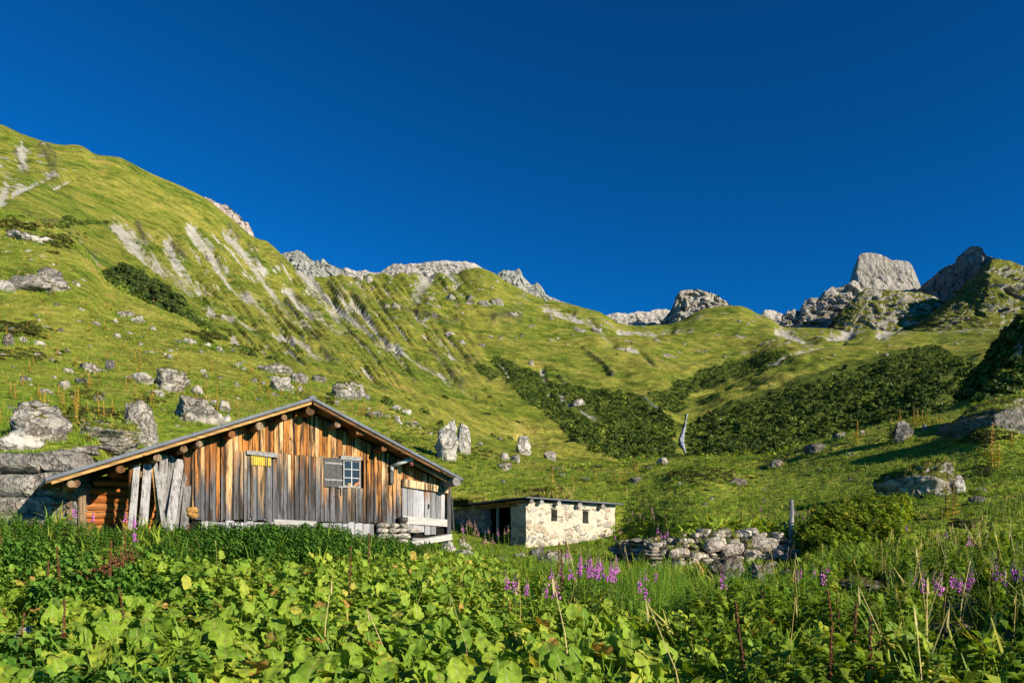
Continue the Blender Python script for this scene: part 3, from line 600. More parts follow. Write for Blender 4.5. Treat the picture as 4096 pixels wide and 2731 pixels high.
while x < sB - .05:
    w = random.choice([.11, .13, .15, .16, .18, .21]) if x < sdoor0 else random.choice([.14, .18, .22])
    w = min(w, sB - x)
    x1 = x + w; m = (x + x1) / 2
    inwin = x1 > swin0 + .01 and x < swin1 - .01
    if x >= sdoor0 - .05:
        pass                                                          # the door bay is built below
    elif inwin:
        x0c = x
        if x < swin0 and x1 > swin0: board(wall, x, swin0, zbase(m), ztop(m), slope_top=True)
        a, b = max(x, swin0), min(x1, swin1)
        board(wall, a, b, zwin1, 0, slope_top=True); board(wall, a, b, zbase(m), zwin0, rag=.0)
        if x1 > swin1: board(wall, swin1, x1, zbase(m), 0, slope_top=True)
    elif m < s_y0 or m > s_w1:
        if random.random() < .25: w2 = x1 - .03
        board(wall, x, x1, zbase(m) + random.uniform(-.05, .02), 0, y=random.uniform(-.02, .015), slope_top=True)
    else:
        board(wall, x, x1, ZJ - .02, 0, y=.0, slope_top=True, rag=.02)
    x = x1
wall.build('upper_boards', M_wall, barn)
low = MB(); x = s_y0
while x < s_w1 - .02:
    w = min(random.choice([.10, .12, .14, .16, .19]), s_w1 - x); x1 = x + w; m = (x + x1) / 2
    if x1 > swin0 - .02 and x < swin1 + .02: x0_, top = x, zwin0 - .02
    else: top = ZJ + random.uniform(.0, .04)
    if random.random() < .08: top += .18
    board(low, x, x1, zbase(m) + random.uniform(-.04, .02), top, y=-.045 + random.uniform(-.012, .012), rag=.02)
    x = x1
low.build('lower_boards', M_lower, barn)
x = sA + .1                                                # battens nailed over some joints
while x < sdoor0:
    if random.random() < .62:
        z0 = zbase(x) + random.uniform(-.03, .1); full = x < s_y0 or x > s_w1
        if not (swin0 - .75 < x < swin1 + .08):
            zt = (ztop(x) - TH - .08) if full and random.random() < .6 else ZJ + random.uniform(-.4, .1)
            if zt > z0 + .3:
                y = -.06 if not full else -.035
                r = random.random(); wv = random.uniform(.02, .04)
                ba = MB(); ba.box(x - wv, x + wv, y - .03, y + .0, z0, zt, r); ba.build('batten', M_wall if full else M_lower, barn)
    x += random.uniform(.3, .55)
pl = MB(); x = F(201, 520)[0]; xe = F(374, 520)[0]
while x < xe:
    w = random.choice([.16, .2, .25, .3]); m = x + w / 2
    board(pl, x, min(x + w, xe), zbase(m) - .75, zbase(m) - .03, y=-.02, rag=.03); x += w
pl.build('plinth_boards', M_plinth, barn)
# inner walls so the barn is a closed body
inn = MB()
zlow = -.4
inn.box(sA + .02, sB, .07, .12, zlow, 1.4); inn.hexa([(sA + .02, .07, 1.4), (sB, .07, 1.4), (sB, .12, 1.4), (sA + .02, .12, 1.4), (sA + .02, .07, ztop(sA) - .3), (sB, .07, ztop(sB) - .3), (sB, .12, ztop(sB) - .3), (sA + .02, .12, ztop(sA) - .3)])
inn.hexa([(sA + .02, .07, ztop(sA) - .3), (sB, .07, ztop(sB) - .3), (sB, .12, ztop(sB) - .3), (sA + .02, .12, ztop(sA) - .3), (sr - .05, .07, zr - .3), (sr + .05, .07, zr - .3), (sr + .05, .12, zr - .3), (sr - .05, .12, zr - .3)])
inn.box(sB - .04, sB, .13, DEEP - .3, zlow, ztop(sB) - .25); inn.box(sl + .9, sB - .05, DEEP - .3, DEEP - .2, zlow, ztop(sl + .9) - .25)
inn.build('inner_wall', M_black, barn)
sidew = MB(); y = -.0
while y < DEEP - .3:
    sidew.box(sB + .002, sB + .035, y, y + .2, zlow + .1, ztop(sB) - .24); y += .206
sidew.build('side_wall', M_lower, barn)
# roof: metal sheet over boards, two slopes
rf = MB(); bd = MB()
for (x0, x1) in ((sl, sr), (sr, se)):
    z0, z1 = ztop(x0), ztop(x1)
    yb = DEEP
    for (lst, t0, t1, g) in ((rf, 0.0, .085, 0.0), (bd, .088, .125, .05)):
        lst.hexa([(x0, -OH + g, z0 - t1), (x1, -OH + g, z1 - t1), (x1, yb, z1 - t1), (x0, yb, z0 - t1), (x0, -OH + g, z0 - t0), (x1, -OH + g, z1 - t0), (x1, yb, z1 - t0), (x0, yb, z0 - t0)])
n = 26                                                                # sheet laps seen along the edge
for i in range(9):
    for (x0, x1) in ((sl, sr), (sr, se)):
        a = x0 + (x1 - x0) * (i + .5) / 9; rf.hexa([(a - .02, -OH - .012, ztop(a - .02) - .092), (a + .02, -OH - .012, ztop(a + .02) - .092), (a + .02, -OH + .4, ztop(a + .02) - .092), (a - .02, -OH + .4, ztop(a - .02) - .092), (a - .02, -OH - .012, ztop(a - .02) + .012), (a + .02, -OH - .012, ztop(a + .02) + .012), (a + .02, -OH + .4, ztop(a + .02) + .012), (a - .02, -OH + .4, ztop(a - .02) + .012)])
rc = MB(); rc.hexa([(sr - .14, -OH - .02, zr - .055), (sr + .14, -OH - .02, zr - .055), (sr + .14, DEEP, zr - .055), (sr - .14, DEEP, zr - .055), (sr - .05, -OH - .02, zr + .035), (sr + .05, -OH - .02, zr + .035), (sr + .05, DEEP, zr + .035), (sr - .05, DEEP, zr + .035)])
roof = rf.build('roof', M_metal, barn); rc.build('ridge_cap', M_metal, roof)
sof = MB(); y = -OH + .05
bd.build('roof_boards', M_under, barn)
for (x0, x1) in ((sl, sr), (sr, se)):                                 # separate soffit planks across the slope
    L = 14
    for i in range(L):
        a, b = x0 + (x1 - x0) * i / L + .008, x0 + (x1 - x0) * (i + 1) / L - .008
        dz_ = random.uniform(0, .012)
        sof.hexa([(a, -OH + .06, ztop(a) - .135 - dz_), (b, -OH + .06, ztop(b) - .135 - dz_), (b, .0, ztop(b) - .135 - dz_), (a, .0, ztop(a) - .135 - dz_), (a, -OH + .06, ztop(a) - .112), (b, -OH + .06, ztop(b) - .112), (b, 0, ztop(b) - .112), (a, 0, ztop(a) - .112)])
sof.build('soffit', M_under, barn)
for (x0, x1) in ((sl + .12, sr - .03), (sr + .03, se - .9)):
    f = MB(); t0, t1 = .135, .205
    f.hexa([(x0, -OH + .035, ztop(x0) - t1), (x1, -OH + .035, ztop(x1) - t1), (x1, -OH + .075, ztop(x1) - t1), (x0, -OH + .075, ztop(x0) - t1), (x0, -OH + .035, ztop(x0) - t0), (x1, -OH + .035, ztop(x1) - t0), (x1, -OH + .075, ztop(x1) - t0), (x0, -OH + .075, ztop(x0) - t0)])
    f.build('gable_board', M_fascia if x0 < sr - 1 else M_under, barn)  # right board takes darker wood, its shade put into the colour
# purlins: round log ends under the eaves (tip column, tip row, radius in pixels)
for (u, v, rp) in ((310.5, 407, 4.6), (284, 414, 3.2), (259.5, 421.5, 4.3), (232, 428.5, 3.8), (199, 438.5, 3.4), (184, 446, 3.6), (158, 450.5, 4.0), (120.5, 462, 4.2), (71, 477, 3.8), (338, 417, 3.4), (384, 441, 3.1)):
    s, z = F(u, v, OH - .22); r = rp * (OY + s * sa) / FPX
    z = min(z, ztop(s) - .24 - r * .98)
    m = MB(); k = random.uniform(-.02, .02)
    m.tube([(s, -OH + .2 + random.uniform(-.03, .08), z), (s + k, -.2, z + k), (s + k, 1.2, z + k)], [r * .93, r, r * 1.05], 12, wob=.05)
    m.build('purlin', M_beam, barn)
s, z = F(361, 430, OH - .2); m = MB(); m.box(s - .17, s + .17, -OH + .17, 1.2, z - .14, z + .1); m.build('purlin', M_beam, barn)
s, z = F(455.5, 481, OH - .1); m = MB(); m.tube([(s, -OH + .02, z), (s, -.1, z), (s, 2, z)], [.165, .17, .17], 8, wob=.06); m.build('wall_plate', M_greybeam, barn)
# rafter under the right slope
a = F(417, 459.5, .45); b = F(447, 478, .45); m = MB()
m.tube([(a[0] - .3, -.45, ztop(a[0] - .3) - .22), (b[0] + .2, -.45, ztop(b[0] + .2) - .22)], [.085, .085], 6); m.build('rafter', M_under, barn)
# boarded door bay at the right end
s0, z0 = F(402, 534); s1 = sB
lt = MB(); p, q = F(401.5, 482), F(446.5, 489.5)
lt.hexa([(p[0], -.13, p[1] - .14), (q[0], -.13, q[1] - .12), (q[0], -.03, q[1] - .12), (p[0], -.03, p[1] - .14), (p[0], -.13, p[1] + .13), (q[0], -.13, q[1] + .10), (q[0], -.03, q[1] + .10), (p[0], -.03, p[1] + .13)])
lt.build('door_lintel', M_wall, barn)
ub = MB(); x = sdoor0
while x < s1 - .04:
    w = min(random.choice([.15, .19, .23]), s1 - x); board(ub, x, x + w, p[1] - .1 - (x - p[0]) * .02, 0, y=.0, slope_top=True); x += w
ub.build('boards_above_door', M_wall, barn)
dr = MB(); x = sdoor0; zb = F(425, 533)[1]; i = 0
while x < s1 - .16:
    w = random.choice([.17, .21, .24]); x1 = min(x + w, s1 - .12)
    zc = zb + (.24 if x1 > s1 - .42 and x < s1 - .2 else random.uniform(-.05, .06))
    board(dr, x, x1, zc, p[1] - .11 - (x - p[0]) * .02, y=-.02); x = x1 + .003
door = dr.build('door', M_plinth, barn)
bb = MB(); c0, c1 = F(402.5, 519, .06), F(449.5, 522.5, .06)
bb.hexa([(c0[0], -.085, c0[1] - .13), (c1[0], -.085, c1[1] - .13), (c1[0], -.05, c1[1] - .13), (c0[0], -.05, c0[1] - .13), (c0[0], -.085, c0[1] + .13), (c1[0], -.085, c1[1] + .12), (c1[0], -.05, c1[1] + .12), (c0[0], -.05, c0[1] + .13)])
bb.build('cross_board', M_white, door)
sl_ = MB(); t = F(428.3, 505.5, .02); sl_.box(t[0] - .015, t[0] + .015, -.048, -.03, t[1] - .10, t[1] + .08); sl_.build('slot', M_black, door)
cp = MB(); cp.box(s1 - .12, s1 + .03, -.09, .0, zb - .1, ztop(s1) - .26, .3); cp.build('corner_post', M_wall, barn)
cp = MB(); e0, e1 = F(450.5, 497, .1), F(452, 531, .1); cp.tube([(e0[0] + .05, -.1, e0[1]), (e1[0] + .06, -.12, e1[1])], [.035, .03], 6); cp.build('drain_rod', M_iron, barn)
# window with its open shutter
wn = MB(); cx0, cx1 = swin0, swin1; t = .05
for (x0, x1, za, zb_) in ((cx0, cx1, zwin1 - t, zwin1), (cx0, cx1, zwin0, zwin0 + t), (cx0, cx0 + t, zwin0 + t, zwin1 - t), (cx1 - t, cx1, zwin0 + t, zwin1 - t)): wn.box(x0, x1, -.05, .02, za, zb_, .5)
win = wn.build('window', M_oldsill, barn)
mu = MB(); xm = (cx0 + cx1) / 2; mu.box(xm - .015, xm + .015, -.03, .005, zwin0 + t, zwin1 - t)
for i in (1, 2):
    zz = zwin0 + t + (zwin1 - zwin0 - 2 * t) * i / 3; mu.box(cx0 + t, xm - .016, -.03, .005, zz - .012, zz + .012); mu.box(xm + .016, cx1 - t, -.03, .005, zz - .012, zz + .012)
e = .022
for (x0, x1, za, zb_) in ((cx0 + t, cx1 - t, zwin1 - t - e, zwin1 - t), (cx0 + t, cx1 - t, zwin0 + t, zwin0 + t + e)): mu.box(x0, x1, -.032, .004, za, zb_)
mu.build('glazing_bars', M_frame, win)
gl = MB(); gl.box(cx0 + t, cx1 - t, -.012, -.004, zwin0 + t, zwin1 - t); gl.build('pane', M_glass, win)
hb = MB(); h0, h1 = F(340.5, 458, .08), F(361, 459, .08); hb.box(h0[0], h1[0], -.1, -.03, h0[1] - .03, h0[1] + .1); hb.build('head_board', M_oldsill, win)
sh = MB(); a, b = F(324, 486, .08), F(342, 457.5, .08); x = a[0]
for i in range(3):
    w = (b[0] - a[0]) / 3; sh.box(a[0] + i * w + .004, a[0] + (i + 1) * w - .004, -.085, -.06, a[1], b[1] + random.uniform(-.02, .0))
shut = sh.build('shutter', simple('shutter_wood', (.075, .072, .072), .8, .2, .5, 14), barn)
for zz in (a[1] + (b[1] - a[1]) * .24, a[1] + (b[1] - a[1]) * .80):
    bt = MB(); bt.box(a[0] + .01, b[0] - .0, -.11, -.086, zz - .03, zz + .03); bt.build('cross_batten', M_oldsill, shut)
hk = MB(); k = F(340, 486, .08); hk.box(k[0] - .07, k[0] + .09, -.13, -.086, k[1] - .04, k[1] + .02); hk.tube([(k[0] + .04, -.11, k[1] - .04), (k[0] + .04, -.1, k[1] - .28)], [.025, .018], 6); hk.build('latch', M_oldsill, shut)
# small hatch covered by a yellow corrugated sheet
a, b = F(250.5, 464.3, .06), F(271, 453.5, .06); V_, F_ = [], []; N_ = 81
for i in range(N_):
    xx = a[0] + (b[0] - a[0]) * i / (N_ - 1); yy = -.085 + .022 * math.cos(2 * math.pi * i / 8)
    V_ += [(xx, yy, a[1]), (xx, yy, b[1]), (xx, yy + .004, a[1]), (xx, yy + .004, b[1])]
    if i: F_ += [(4 * i - 4, 4 * i, 4 * i + 1, 4 * i - 3), (4 * i - 2, 4 * i - 1, 4 * i + 3, 4 * i + 2), (4 * i - 4, 4 * i - 2, 4 * i + 2, 4 * i)]
m = MB(); m.add(V_, F_); m.build('corrugated_sheet', M_yellow, barn)
m = MB(); a, b = F(246.5, 453, .1), F(277, 449, .1); m.hexa([(a[0], -.15, a[1] - .02), (b[0], -.15, a[1] - .06), (b[0], -.05, a[1] - .06), (a[0], -.05, a[1] - .02), (a[0], -.13, a[1] + .1), (b[0], -.13, a[1] + .08), (b[0], -.05, a[1] + .08), (a[0], -.05, a[1] + .1)]); m.build('hatch_board', M_oldsill, barn)
# rain pipe at the right eave
m = MB(); a, b = F(392, 465.5, .15), F(409.5, 459, .55); m.tube([(a[0], -.15, a[1]), (b[0], -.55, b[1])], .065, 12); m.tube([(a[0], -.15, a[1] + .02), (a[0], -.13, a[1] - .16)], .06, 8); dp = m.build('drain_pipe', M_pvc, barn, True)
c = F(411.3, 458, .55); m = MB(); m.tube([(c[0], -.55, c[1] + .20), (c[0], -.55, c[1] - .1)], [.085, .075], 12); m.tube([(c[0], -.55, c[1] + .24), (c[0], -.55, c[1] + .20)], .1, 12); m.build('pipe_joint', M_frame, dp, True)
m = MB(); m.tube([(c[0], -.55, c[1] - .102), (c[0], -.55, c[1] - .24)], [.07, .065], 12); m.build('pipe_end', M_pipered, dp, True)
m = MB(); a, b = F(403.5, 448.5, .7), F(416.5, 454, .7); m.hexa([(a[0], -.78, a[1] - .12), (b[0], -.78, b[1] - .06), (b[0], -.5, b[1] - .06), (a[0], -.5, a[1] - .12), (a[0], -.78, a[1] + .05), (b[0], -.78, b[1] + .03), (b[0], -.5, b[1] + .03), (a[0], -.5, a[1] + .05)]); m.build('gutter_end', M_zinc, dp)
m = MB(); a, b = F(391.5, 467, .05), F(391.5, 483, .05); m.box(a[0] - .07, a[0] + .06, -.12, -.05, b[1], a[1] - .03); m.build('down_board', M_iron, dp)
# open log wing on the left
WN = 1.5                                                              # recess of the log wall behind the boards
lg = MB(); xs0, xs1 = F(62, 500, -WN)[0], sA + .1
z = -.05; i = 0
while z < 2.7:
    r = .105 + random.uniform(-.008, .012); x1 = xs1
    zc = z + r
    xa = max(xs0, sr - (zr - .3 - (zc + r)) / kL)
    if xa < x1 - .5:
        yy = WN + random.uniform(-.015, .015)
        pts = [(xa + (x1 - xa) * j / 6, yy + random.uniform(-.008, .008), zc + random.uniform(-.012, .012)) for j in range(7)]
        lg.tube(pts, [r * 1.02 + random.uniform(-.006, .006) for _ in pts], 12, wob=.03)
    z += 2 * r - .004; i += 1
lg.build('log_wall', M_logs, barn)
cn = MB(); z = -.1
while z < 1.35:
    r = .10; cn.tube([(xs0 + .18, WN - .42 + random.uniform(-.06, .06), z + r + .1), (xs0 + .18, DEEP - .3, z + r + .1)], r, 9, wob=.05); z += .205
cn.build('corner_logs', M_beam, barn)
m = MB(); pz = F(68, 481, .25)
m.tube([(sl + .62, -.55, ztop(sl + .62) - .34), (sl + .62, DEEP - .4, ztop(sl + .62) - .34)], .12, 10); m.build('eave_beam', M_beam, barn)
m = MB(); m.tube([(sl + .9, WN - .45, -.1), (sl + .9, WN - .45, 1.3)], .1, 9); m.build('brace', M_beam, barn)
m = MB()
for (uu, v0, v1) in ((132.5, 462, 521), (186, 442, 520)):
    p0 = F(uu, v0, -.05); m.tube([(p0[0], .06, F(uu, v1)[1] - .4), (p0[0], .06, ztop(p0[0]) - .3)], .1, 8, wob=.05)
m.box(F(131, 480)[0], sA, .0, .12, ztop(F(131, 480)[0]) - .62, ztop(F(131, 480)[0]) - .46)
m.build('wing_post', M_beam, barn)
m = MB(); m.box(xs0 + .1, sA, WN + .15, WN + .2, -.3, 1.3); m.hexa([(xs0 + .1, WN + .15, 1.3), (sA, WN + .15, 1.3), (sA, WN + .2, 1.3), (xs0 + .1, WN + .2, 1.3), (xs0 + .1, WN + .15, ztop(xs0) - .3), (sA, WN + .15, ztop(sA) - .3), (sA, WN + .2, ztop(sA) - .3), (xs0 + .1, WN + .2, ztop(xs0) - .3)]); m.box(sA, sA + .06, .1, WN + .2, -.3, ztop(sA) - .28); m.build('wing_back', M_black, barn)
m = MB(); m.tube([(xs0 - .2, WN - .25, -.12), (sA - .5, WN - .28, -.14)], [.11, .10], 8, wob=.06); m.build('sill_log', M_greybeam, barn)

# low masonry under the door corner
# stone templates: icospheres cut by random planes
def rock_template(sub=3, planes=9, seed=0, rough=.10, flat=0.0):
    import bmesh
    bm = bmesh.new(); bmesh.ops.create_icosphere(bm, subdivisions=sub, radius=1.0)
    V = np.array([v.co[:] for v in bm.verts]); Fc = np.array([[v.index for v in f.verts] for f in bm.faces]); bm.free()
    q = np.random.default_rng(seed + 500)
    for i in range(planes):
        n = q.normal(size=3); n /= np.linalg.norm(n); d = q.uniform(.52, .86)
        e = V @ n - d; V = V - np.maximum(e, 0)[:, None] * n * q.uniform(.75, 1.0)
    nrm = V / np.linalg.norm(V, axis=1)[:, None]
    V = V + nrm * (rough * fbm(V * 1.5 + seed, 4, 200 + seed) + rough * .5 * fbm(V * 4.5 + seed, 3, 300 + seed))[:, None]
    lo, hi = V.min(0), V.max(0); V = (V - (lo + hi) / 2) / ((hi - lo) / 2)
    return V, Fc
SMALL = [rock_template(2, 11, 40 + i, .07) for i in range(8)]
BLK = [rock_template(4, 16, 70 + i, .16) for i in range(6)]
MED = [rock_template(4, 10, i, .12) for i in range(9)]

def add_stone(mb, c, half, rz=0.0, rnd=None, tmpl=None, tilt=0.0, box=.8):
    V_, F_ = tmpl or random.choice(SMALL); V_ = V_.copy()
    if random.random() < .5: V_[:, 0] *= -1; F_ = F_[:, ::-1]
    V_ = np.sign(V_) * np.abs(V_) ** box * np.array(half)
    c1, s1 = math.cos(tilt), math.sin(tilt); V_ = V_ @ np.array([[c1, 0, s1], [0, 1, 0], [-s1, 0, c1]])
    c1, s1 = math.cos(rz), math.sin(rz); V_ = V_ @ np.array([[c1, s1, 0], [-s1, c1, 0], [0, 0, 1]])
    mb.add(V_ + np.array(c), F_.tolist(), rnd)

m = MB(); x0, x1 = F(378.5, 530, .25)[0], F(410, 530, .25)[0]; z0, z1 = F(394, 543, .25)[1], F(394, 526.5, .25)[1]
zc = z0
while zc < z1:
    hgt = random.uniform(.15, .2); xx = x0
    while xx < x1 - .05:
        w = random.uniform(.22, .5); add_stone(m, (xx + w / 2, -.12, zc + hgt / 2), (w / 2 * 1.04, .22, hgt / 2 * 1.05)); xx += w
    zc += hgt
m.build('stone_footing', M_stone_pale, barn)
m = MB(); a, b = F(411, 543, .35), F(451, 536.5, .35); m.hexa([(a[0], -.42, a[1] - .09), (b[0], -.42, b[1] - .09), (b[0], -.15, b[1] - .06), (a[0], -.15, a[1] - .06), (a[0], -.42, a[1] + .07), (b[0], -.42, b[1] + .11), (b[0], -.15, b[1] + .12), (a[0], -.15, a[1] + .09)]); m.build('threshold_beam', M_white, barn)
m = MB(); a, b = F(411, 538, .12), F(451, 533.5, .12); m.box(a[0], b[0], -.25, -.1, a[1] - .03, a[1] + .02); m.build('threshold_board', M_oldsill, barn)

# things against the barn
def leaner(top, bot, wpx, mat, label, n0=.05, n1=.4, th=.03):
    a, b = F(*top, n0), F(*bot, n1); w = wpx * 18.5 / FPX / 2
    m = MB(); o = np.array([b[0], -n1, b[1]]); A = np.array([a[0] - b[0], n1 - n0, a[1] - b[1]])
    P_ = []
    for t in (0, 1):
        for (dx, dy) in ((-w, 0), (w, 0), (w, th), (-w, th)): P_.append(A * t + np.array([dx * (.92 if t else 1), dy, (random.uniform(-.04, .04) if t else 0)]))
    m.hexa(P_)
    o_ = m.build('leaning_plank', mat); o_.location = wl2w(*o); o_.rotation_euler = (0, 0, AZ)
    return tag(o_, label, 'plank', 'weathered planks leaning on the barn')
leaner((137, 465), (131.5, 529), 6.5, M_grey, 'leftmost brownish plank leaning beside the dark log wing')
leaner((148, 464), (143, 528), 8, M_grey, 'wide grey plank with a pale lower half, second from the log wing', .0, .3)
leaner((153.5, 466), (159.5, 522), 4, M_fascia, 'narrow orange brown plank among the grey leaning planks', .0, .2)
leaner((155, 462), (165.5, 533), 4.6, M_grey, 'thin pale plank leaning steeply to the left across the others', .0, .52)
leaner((164, 454), (162, 515), 8, M_grey, 'tall wide plank standing highest in the leaning bunch', -.05, .15)
leaner((172, 455), (168, 520), 5.5, M_grey, 'half hidden upright plank behind the bright leaning one', -.05, .18)
leaner((180, 459), (169.5, 531), 9, M_grey, 'broad bright grey plank with nail holes leaning to the right', -.02, .5)
leaner((186, 470), (177, 529), 4, M_grey, 'narrow shaded plank tucked behind the short right plank', .0, .3)
leaner((187.5, 486), (184, 529), 7.5, M_grey, 'short pale plank at the right end of the leaning bunch', .12, .42)
# pale board trough
m = MB(); a, b = F(272.5, 527, .3), F(315.5, 520, .3)
m.hexa([(a[0] + .06, -.34, a[1] - .02), (b[0] - .05, -.34, a[1] - .04), (b[0] - .05, -.30, a[1] - .04), (a[0] + .06, -.30, a[1] - .02), (a[0], -.42, b[1] + .02), (b[0], -.42, b[1] - .02), (b[0], -.38, b[1] - .02), (a[0], -.38, b[1] + .02)], .2)
m.hexa([(a[0] + .1, -.32, a[1] - .5), (b[0] - .2, -.32, a[1] - .5), (b[0] - .2, -.1, a[1] - .5), (a[0] + .1, -.1, a[1] - .5), (a[0] + .1, -.32, a[1] - .05), (b[0] - .2, -.32, a[1] - .07), (b[0] - .2, -.1, a[1] - .07), (a[0] + .1, -.1, a[1] - .05)], .8)
o = m.build('feeding_trough', M_white); o.location = (OX, OY, 0); o.rotation_euler = (0, 0, AZ)
tag(o, 'pale board trough standing against the middle of the barn wall', 'trough')
# dark iron pot on the footing
p = F(403, 525, .18); t = MB(); prof = [(.02, 0), (.11, .0), (.155, .06), (.165, .13), (.15, .185), (.165, .2), (.15, .2), (.13, .06)]
k = 20; V_, F_ = [], []
for (r, zz) in prof:
    for j in range(k): V_.append((r * math.cos(2 * math.pi * j / k), r * math.sin(2 * math.pi * j / k), zz))
for i in range(len(prof) - 1):
    for j in range(k): F_.append((i * k + j, i * k + (j + 1) % k, (i + 1) * k + (j + 1) % k, (i + 1) * k + j))
F_.append(tuple(range(k))); t.add(V_, F_)
o = t.build('iron_pot', M_iron, None, True); o.location = wl2w(p[0], -.2, z1 + .14)
tag(o, 'round dark iron pot on the pale stone footing below the door', 'pot')
# forked orange stick seen in the window
p = F(354, 485, .06); m = MB(); m.tube([(0, 0, 0), (.1, -.01, .09), (.17, -.01, .12), (.19, -.01, .24)], [.018, .03, .02, .012], 7); m.tube([(.15, -.01, .11), (.215, -.01, .08)], [.02, .012], 6)
o = m.build('forked_stick', M_orangewood); o.location = wl2w(p[0] - .02, -.052, zwin0 + .05); o.rotation_euler = (0, 0, AZ)
tag(o, 'small forked orange stick in the lower right window corner', 'stick')
# orange capped block by the planks
m = MB(); add_stone(m, (0, 0, .06), (.17, .13, .10), .3); add_stone(m, (-.02, 0, .2), (.15, .12, .09), .1)
p = F(193, 515, .3); o = m.build('lichen_block', simple('orange_lichen', (.36, .20, .06), .9, .1, .6, 12)); o.location = wl2w(p[0], -.3, p[1] - .05); o.rotation_euler = (0, 0, AZ)
tag(o, 'small stone block crusted with orange lichen beside the leaning planks', 'stone block')

# ------------------------------------------------------------------ retaining wall of big blocks on the left
wall_t = MB()
def Lw(u, v, Y): return at(u, v, Y)
blocks = [(19, 463, 44, 20), (60, 461, 40, 20), (-30, 464, 50, 20), (10, 486, 50, 26), (54, 484, 44, 26), (-38, 487, 46, 26), (4, 508, 44, 22), (42, 508, 40, 24), (68, 512, 30, 26), (72, 493, 24, 26), (-40, 510, 44, 22), (20, 522, 60, 14), (60, 524, 40, 12), (-34, 524, 52, 12), (-75, 466, 44, 22), (-78, 488, 44, 26), (-80, 512, 44, 26)]
for i, (u, v, w, h) in enumerate(blocks):
    Y = 18.5 + (u - 40) * .004; c = at(u, v, Y); hw, hh = w * Y / FPX / 2, h * Y / FPX / 2
    add_stone(wall_t, c + np.array([0, .35, 0]), (hw * 1.07, .6, hh * 1.10), random.uniform(-.08, .08), tmpl=BLK[i % 6], box=.5)
x = -20
while x < 112:
    w = random.uniform(7, 16); vv = 455.5 - max(0, x - 40) * .17 - random.uniform(0, 2); Y = 19.2 + max(0, x - 40) * .06
    add_stone(wall_t, at(x + w / 2, vv + 1, Y), (w * Y / FPX / 2 * 1.1, .25, random.uniform(.06, .11)), tilt=random.uniform(-.1, .1))
    if random.random() < .6: add_stone(wall_t, at(x + w / 2, vv + 5, Y), (w * Y / FPX / 2 * 1.2, .3, .1))
    x += w
o = wall_t.build('stone_wall', M_stone_grey); tag(o, 'retaining wall of big grey blocks at the left end of the barn', 'stone wall')

# ------------------------------------------------------------------ the stone shed
SX, SY = .65, 31.6
shed = thing('stone_shed', 'low stone and lime shed with thin sheet roof built into the bank', 'shed', (SX, SY, 0), AZ)
def S(u, v, y=0.0):
    bx, by = SX - y * sa, SY + y * ca; k = (u - CX) / FPX
    s = (k * by - bx) / (ca - sa * k); return s, (HV - v) * (by + s * sa) / FPX
WL = S(615, 515)[0]; zr_ = S(526, 500.5)[1]; zb_ = -.75
def holed_wall(name, x0, x1, z0, z1, holes, th, mat, parent, step=.09, amp=.07, xform=None, topf=None):
    def lines(a, b, ex):
        n = max(2, int((b - a) / step)); L = sorted(set([a + (b - a) * i / n for i in range(n + 1)] + ex)); out = [L[0]]
        for q in L[1:]:
            if q - out[-1] > .02 or q in ex:
                if q in ex and q - out[-1] <= .02 and out[-1] not in ex: out[-1] = q
                else: out.append(q)
        return out
    xs = lines(x0, x1, [h[i] for h in holes for i in (0, 1)]); zs = lines(z0, z1, [h[i] for h in holes for i in (2, 3)])
    nx, nz = len(xs), len(zs); V_ = []
    for y in (0, th):
        for zz in zs:
            for xx in xs: V_.append((xx, y, zz))
    V_ = np.array(V_); A = nx * nz
    nse = amp * fbm(V_ * np.array([2.2, 1, 2.2]), 4, 131); V_[:A, 1] -= nse[:A] ; V_[:, 0] += .5 * amp * fbm(V_ * 2.5 + 9, 2, 133); V_[:, 2] += .35 * amp * fbm(V_ * 2.5 + 4, 2, 134)
    inside = lambda i, j: any(h[0] - 1e-6 <= (xs[i] + xs[i + 1]) / 2 <= h[1] + 1e-6 and h[2] - 1e-6 <= (zs[j] + zs[j + 1]) / 2 <= h[3] + 1e-6 for h in holes)
    F_ = []; solid = {(i, j) for i in range(nx - 1) for j in range(nz - 1) if not inside(i, j)}
    for (i, j) in solid:
        a, b, c, d = j * nx + i, j * nx + i + 1, (j + 1) * nx + i + 1, (j + 1) * nx + i
        F_ += [(a, b, c, d), (A + d, A + c, A + b, A + a)]
        for (ni, nj, p, q) in ((i - 1, j, d, a), (i + 1, j, b, c), (i, j - 1, a, b), (i, j + 1, c, d)):
            if (ni, nj) not in solid: F_.append((q, p, A + p, A + q))
    if xform is not None: V_ = np.array([xform(*p) for p in V_])
    return mk(name, V_, F_, mat, parent, {'rnd': np.full(len(V_), .5)})
def hole(u0, u1, v0, v1): a, b = S(u0, v1), S(u1, v0); return (a[0], b[0], a[1], b[1])
H1, H2 = hole(551, 557.3, 509, 520.5), hole(582.5, 588.3, 510.5, 522.5)
holed_wall('front_wall', 0, WL, zb_, zr_, [H1, H2], .45, M_plaster, shed)
for h in (H1, H2): m = MB(); add_stone(m, ((h[0] + h[1]) / 2, .10, h[3] + .05), ((h[1] - h[0]) * .85, .16, .07)); m.build('lintel', M_stone, shed)
for h in (H1, H2): m = MB(); m.box(h[0] - .1, h[1] + .1, .46, .5, h[2] - .1, h[3] + .1); m.build('loophole_shade', M_black, shed)  # black sheet behind each hole stands in for the shade inside
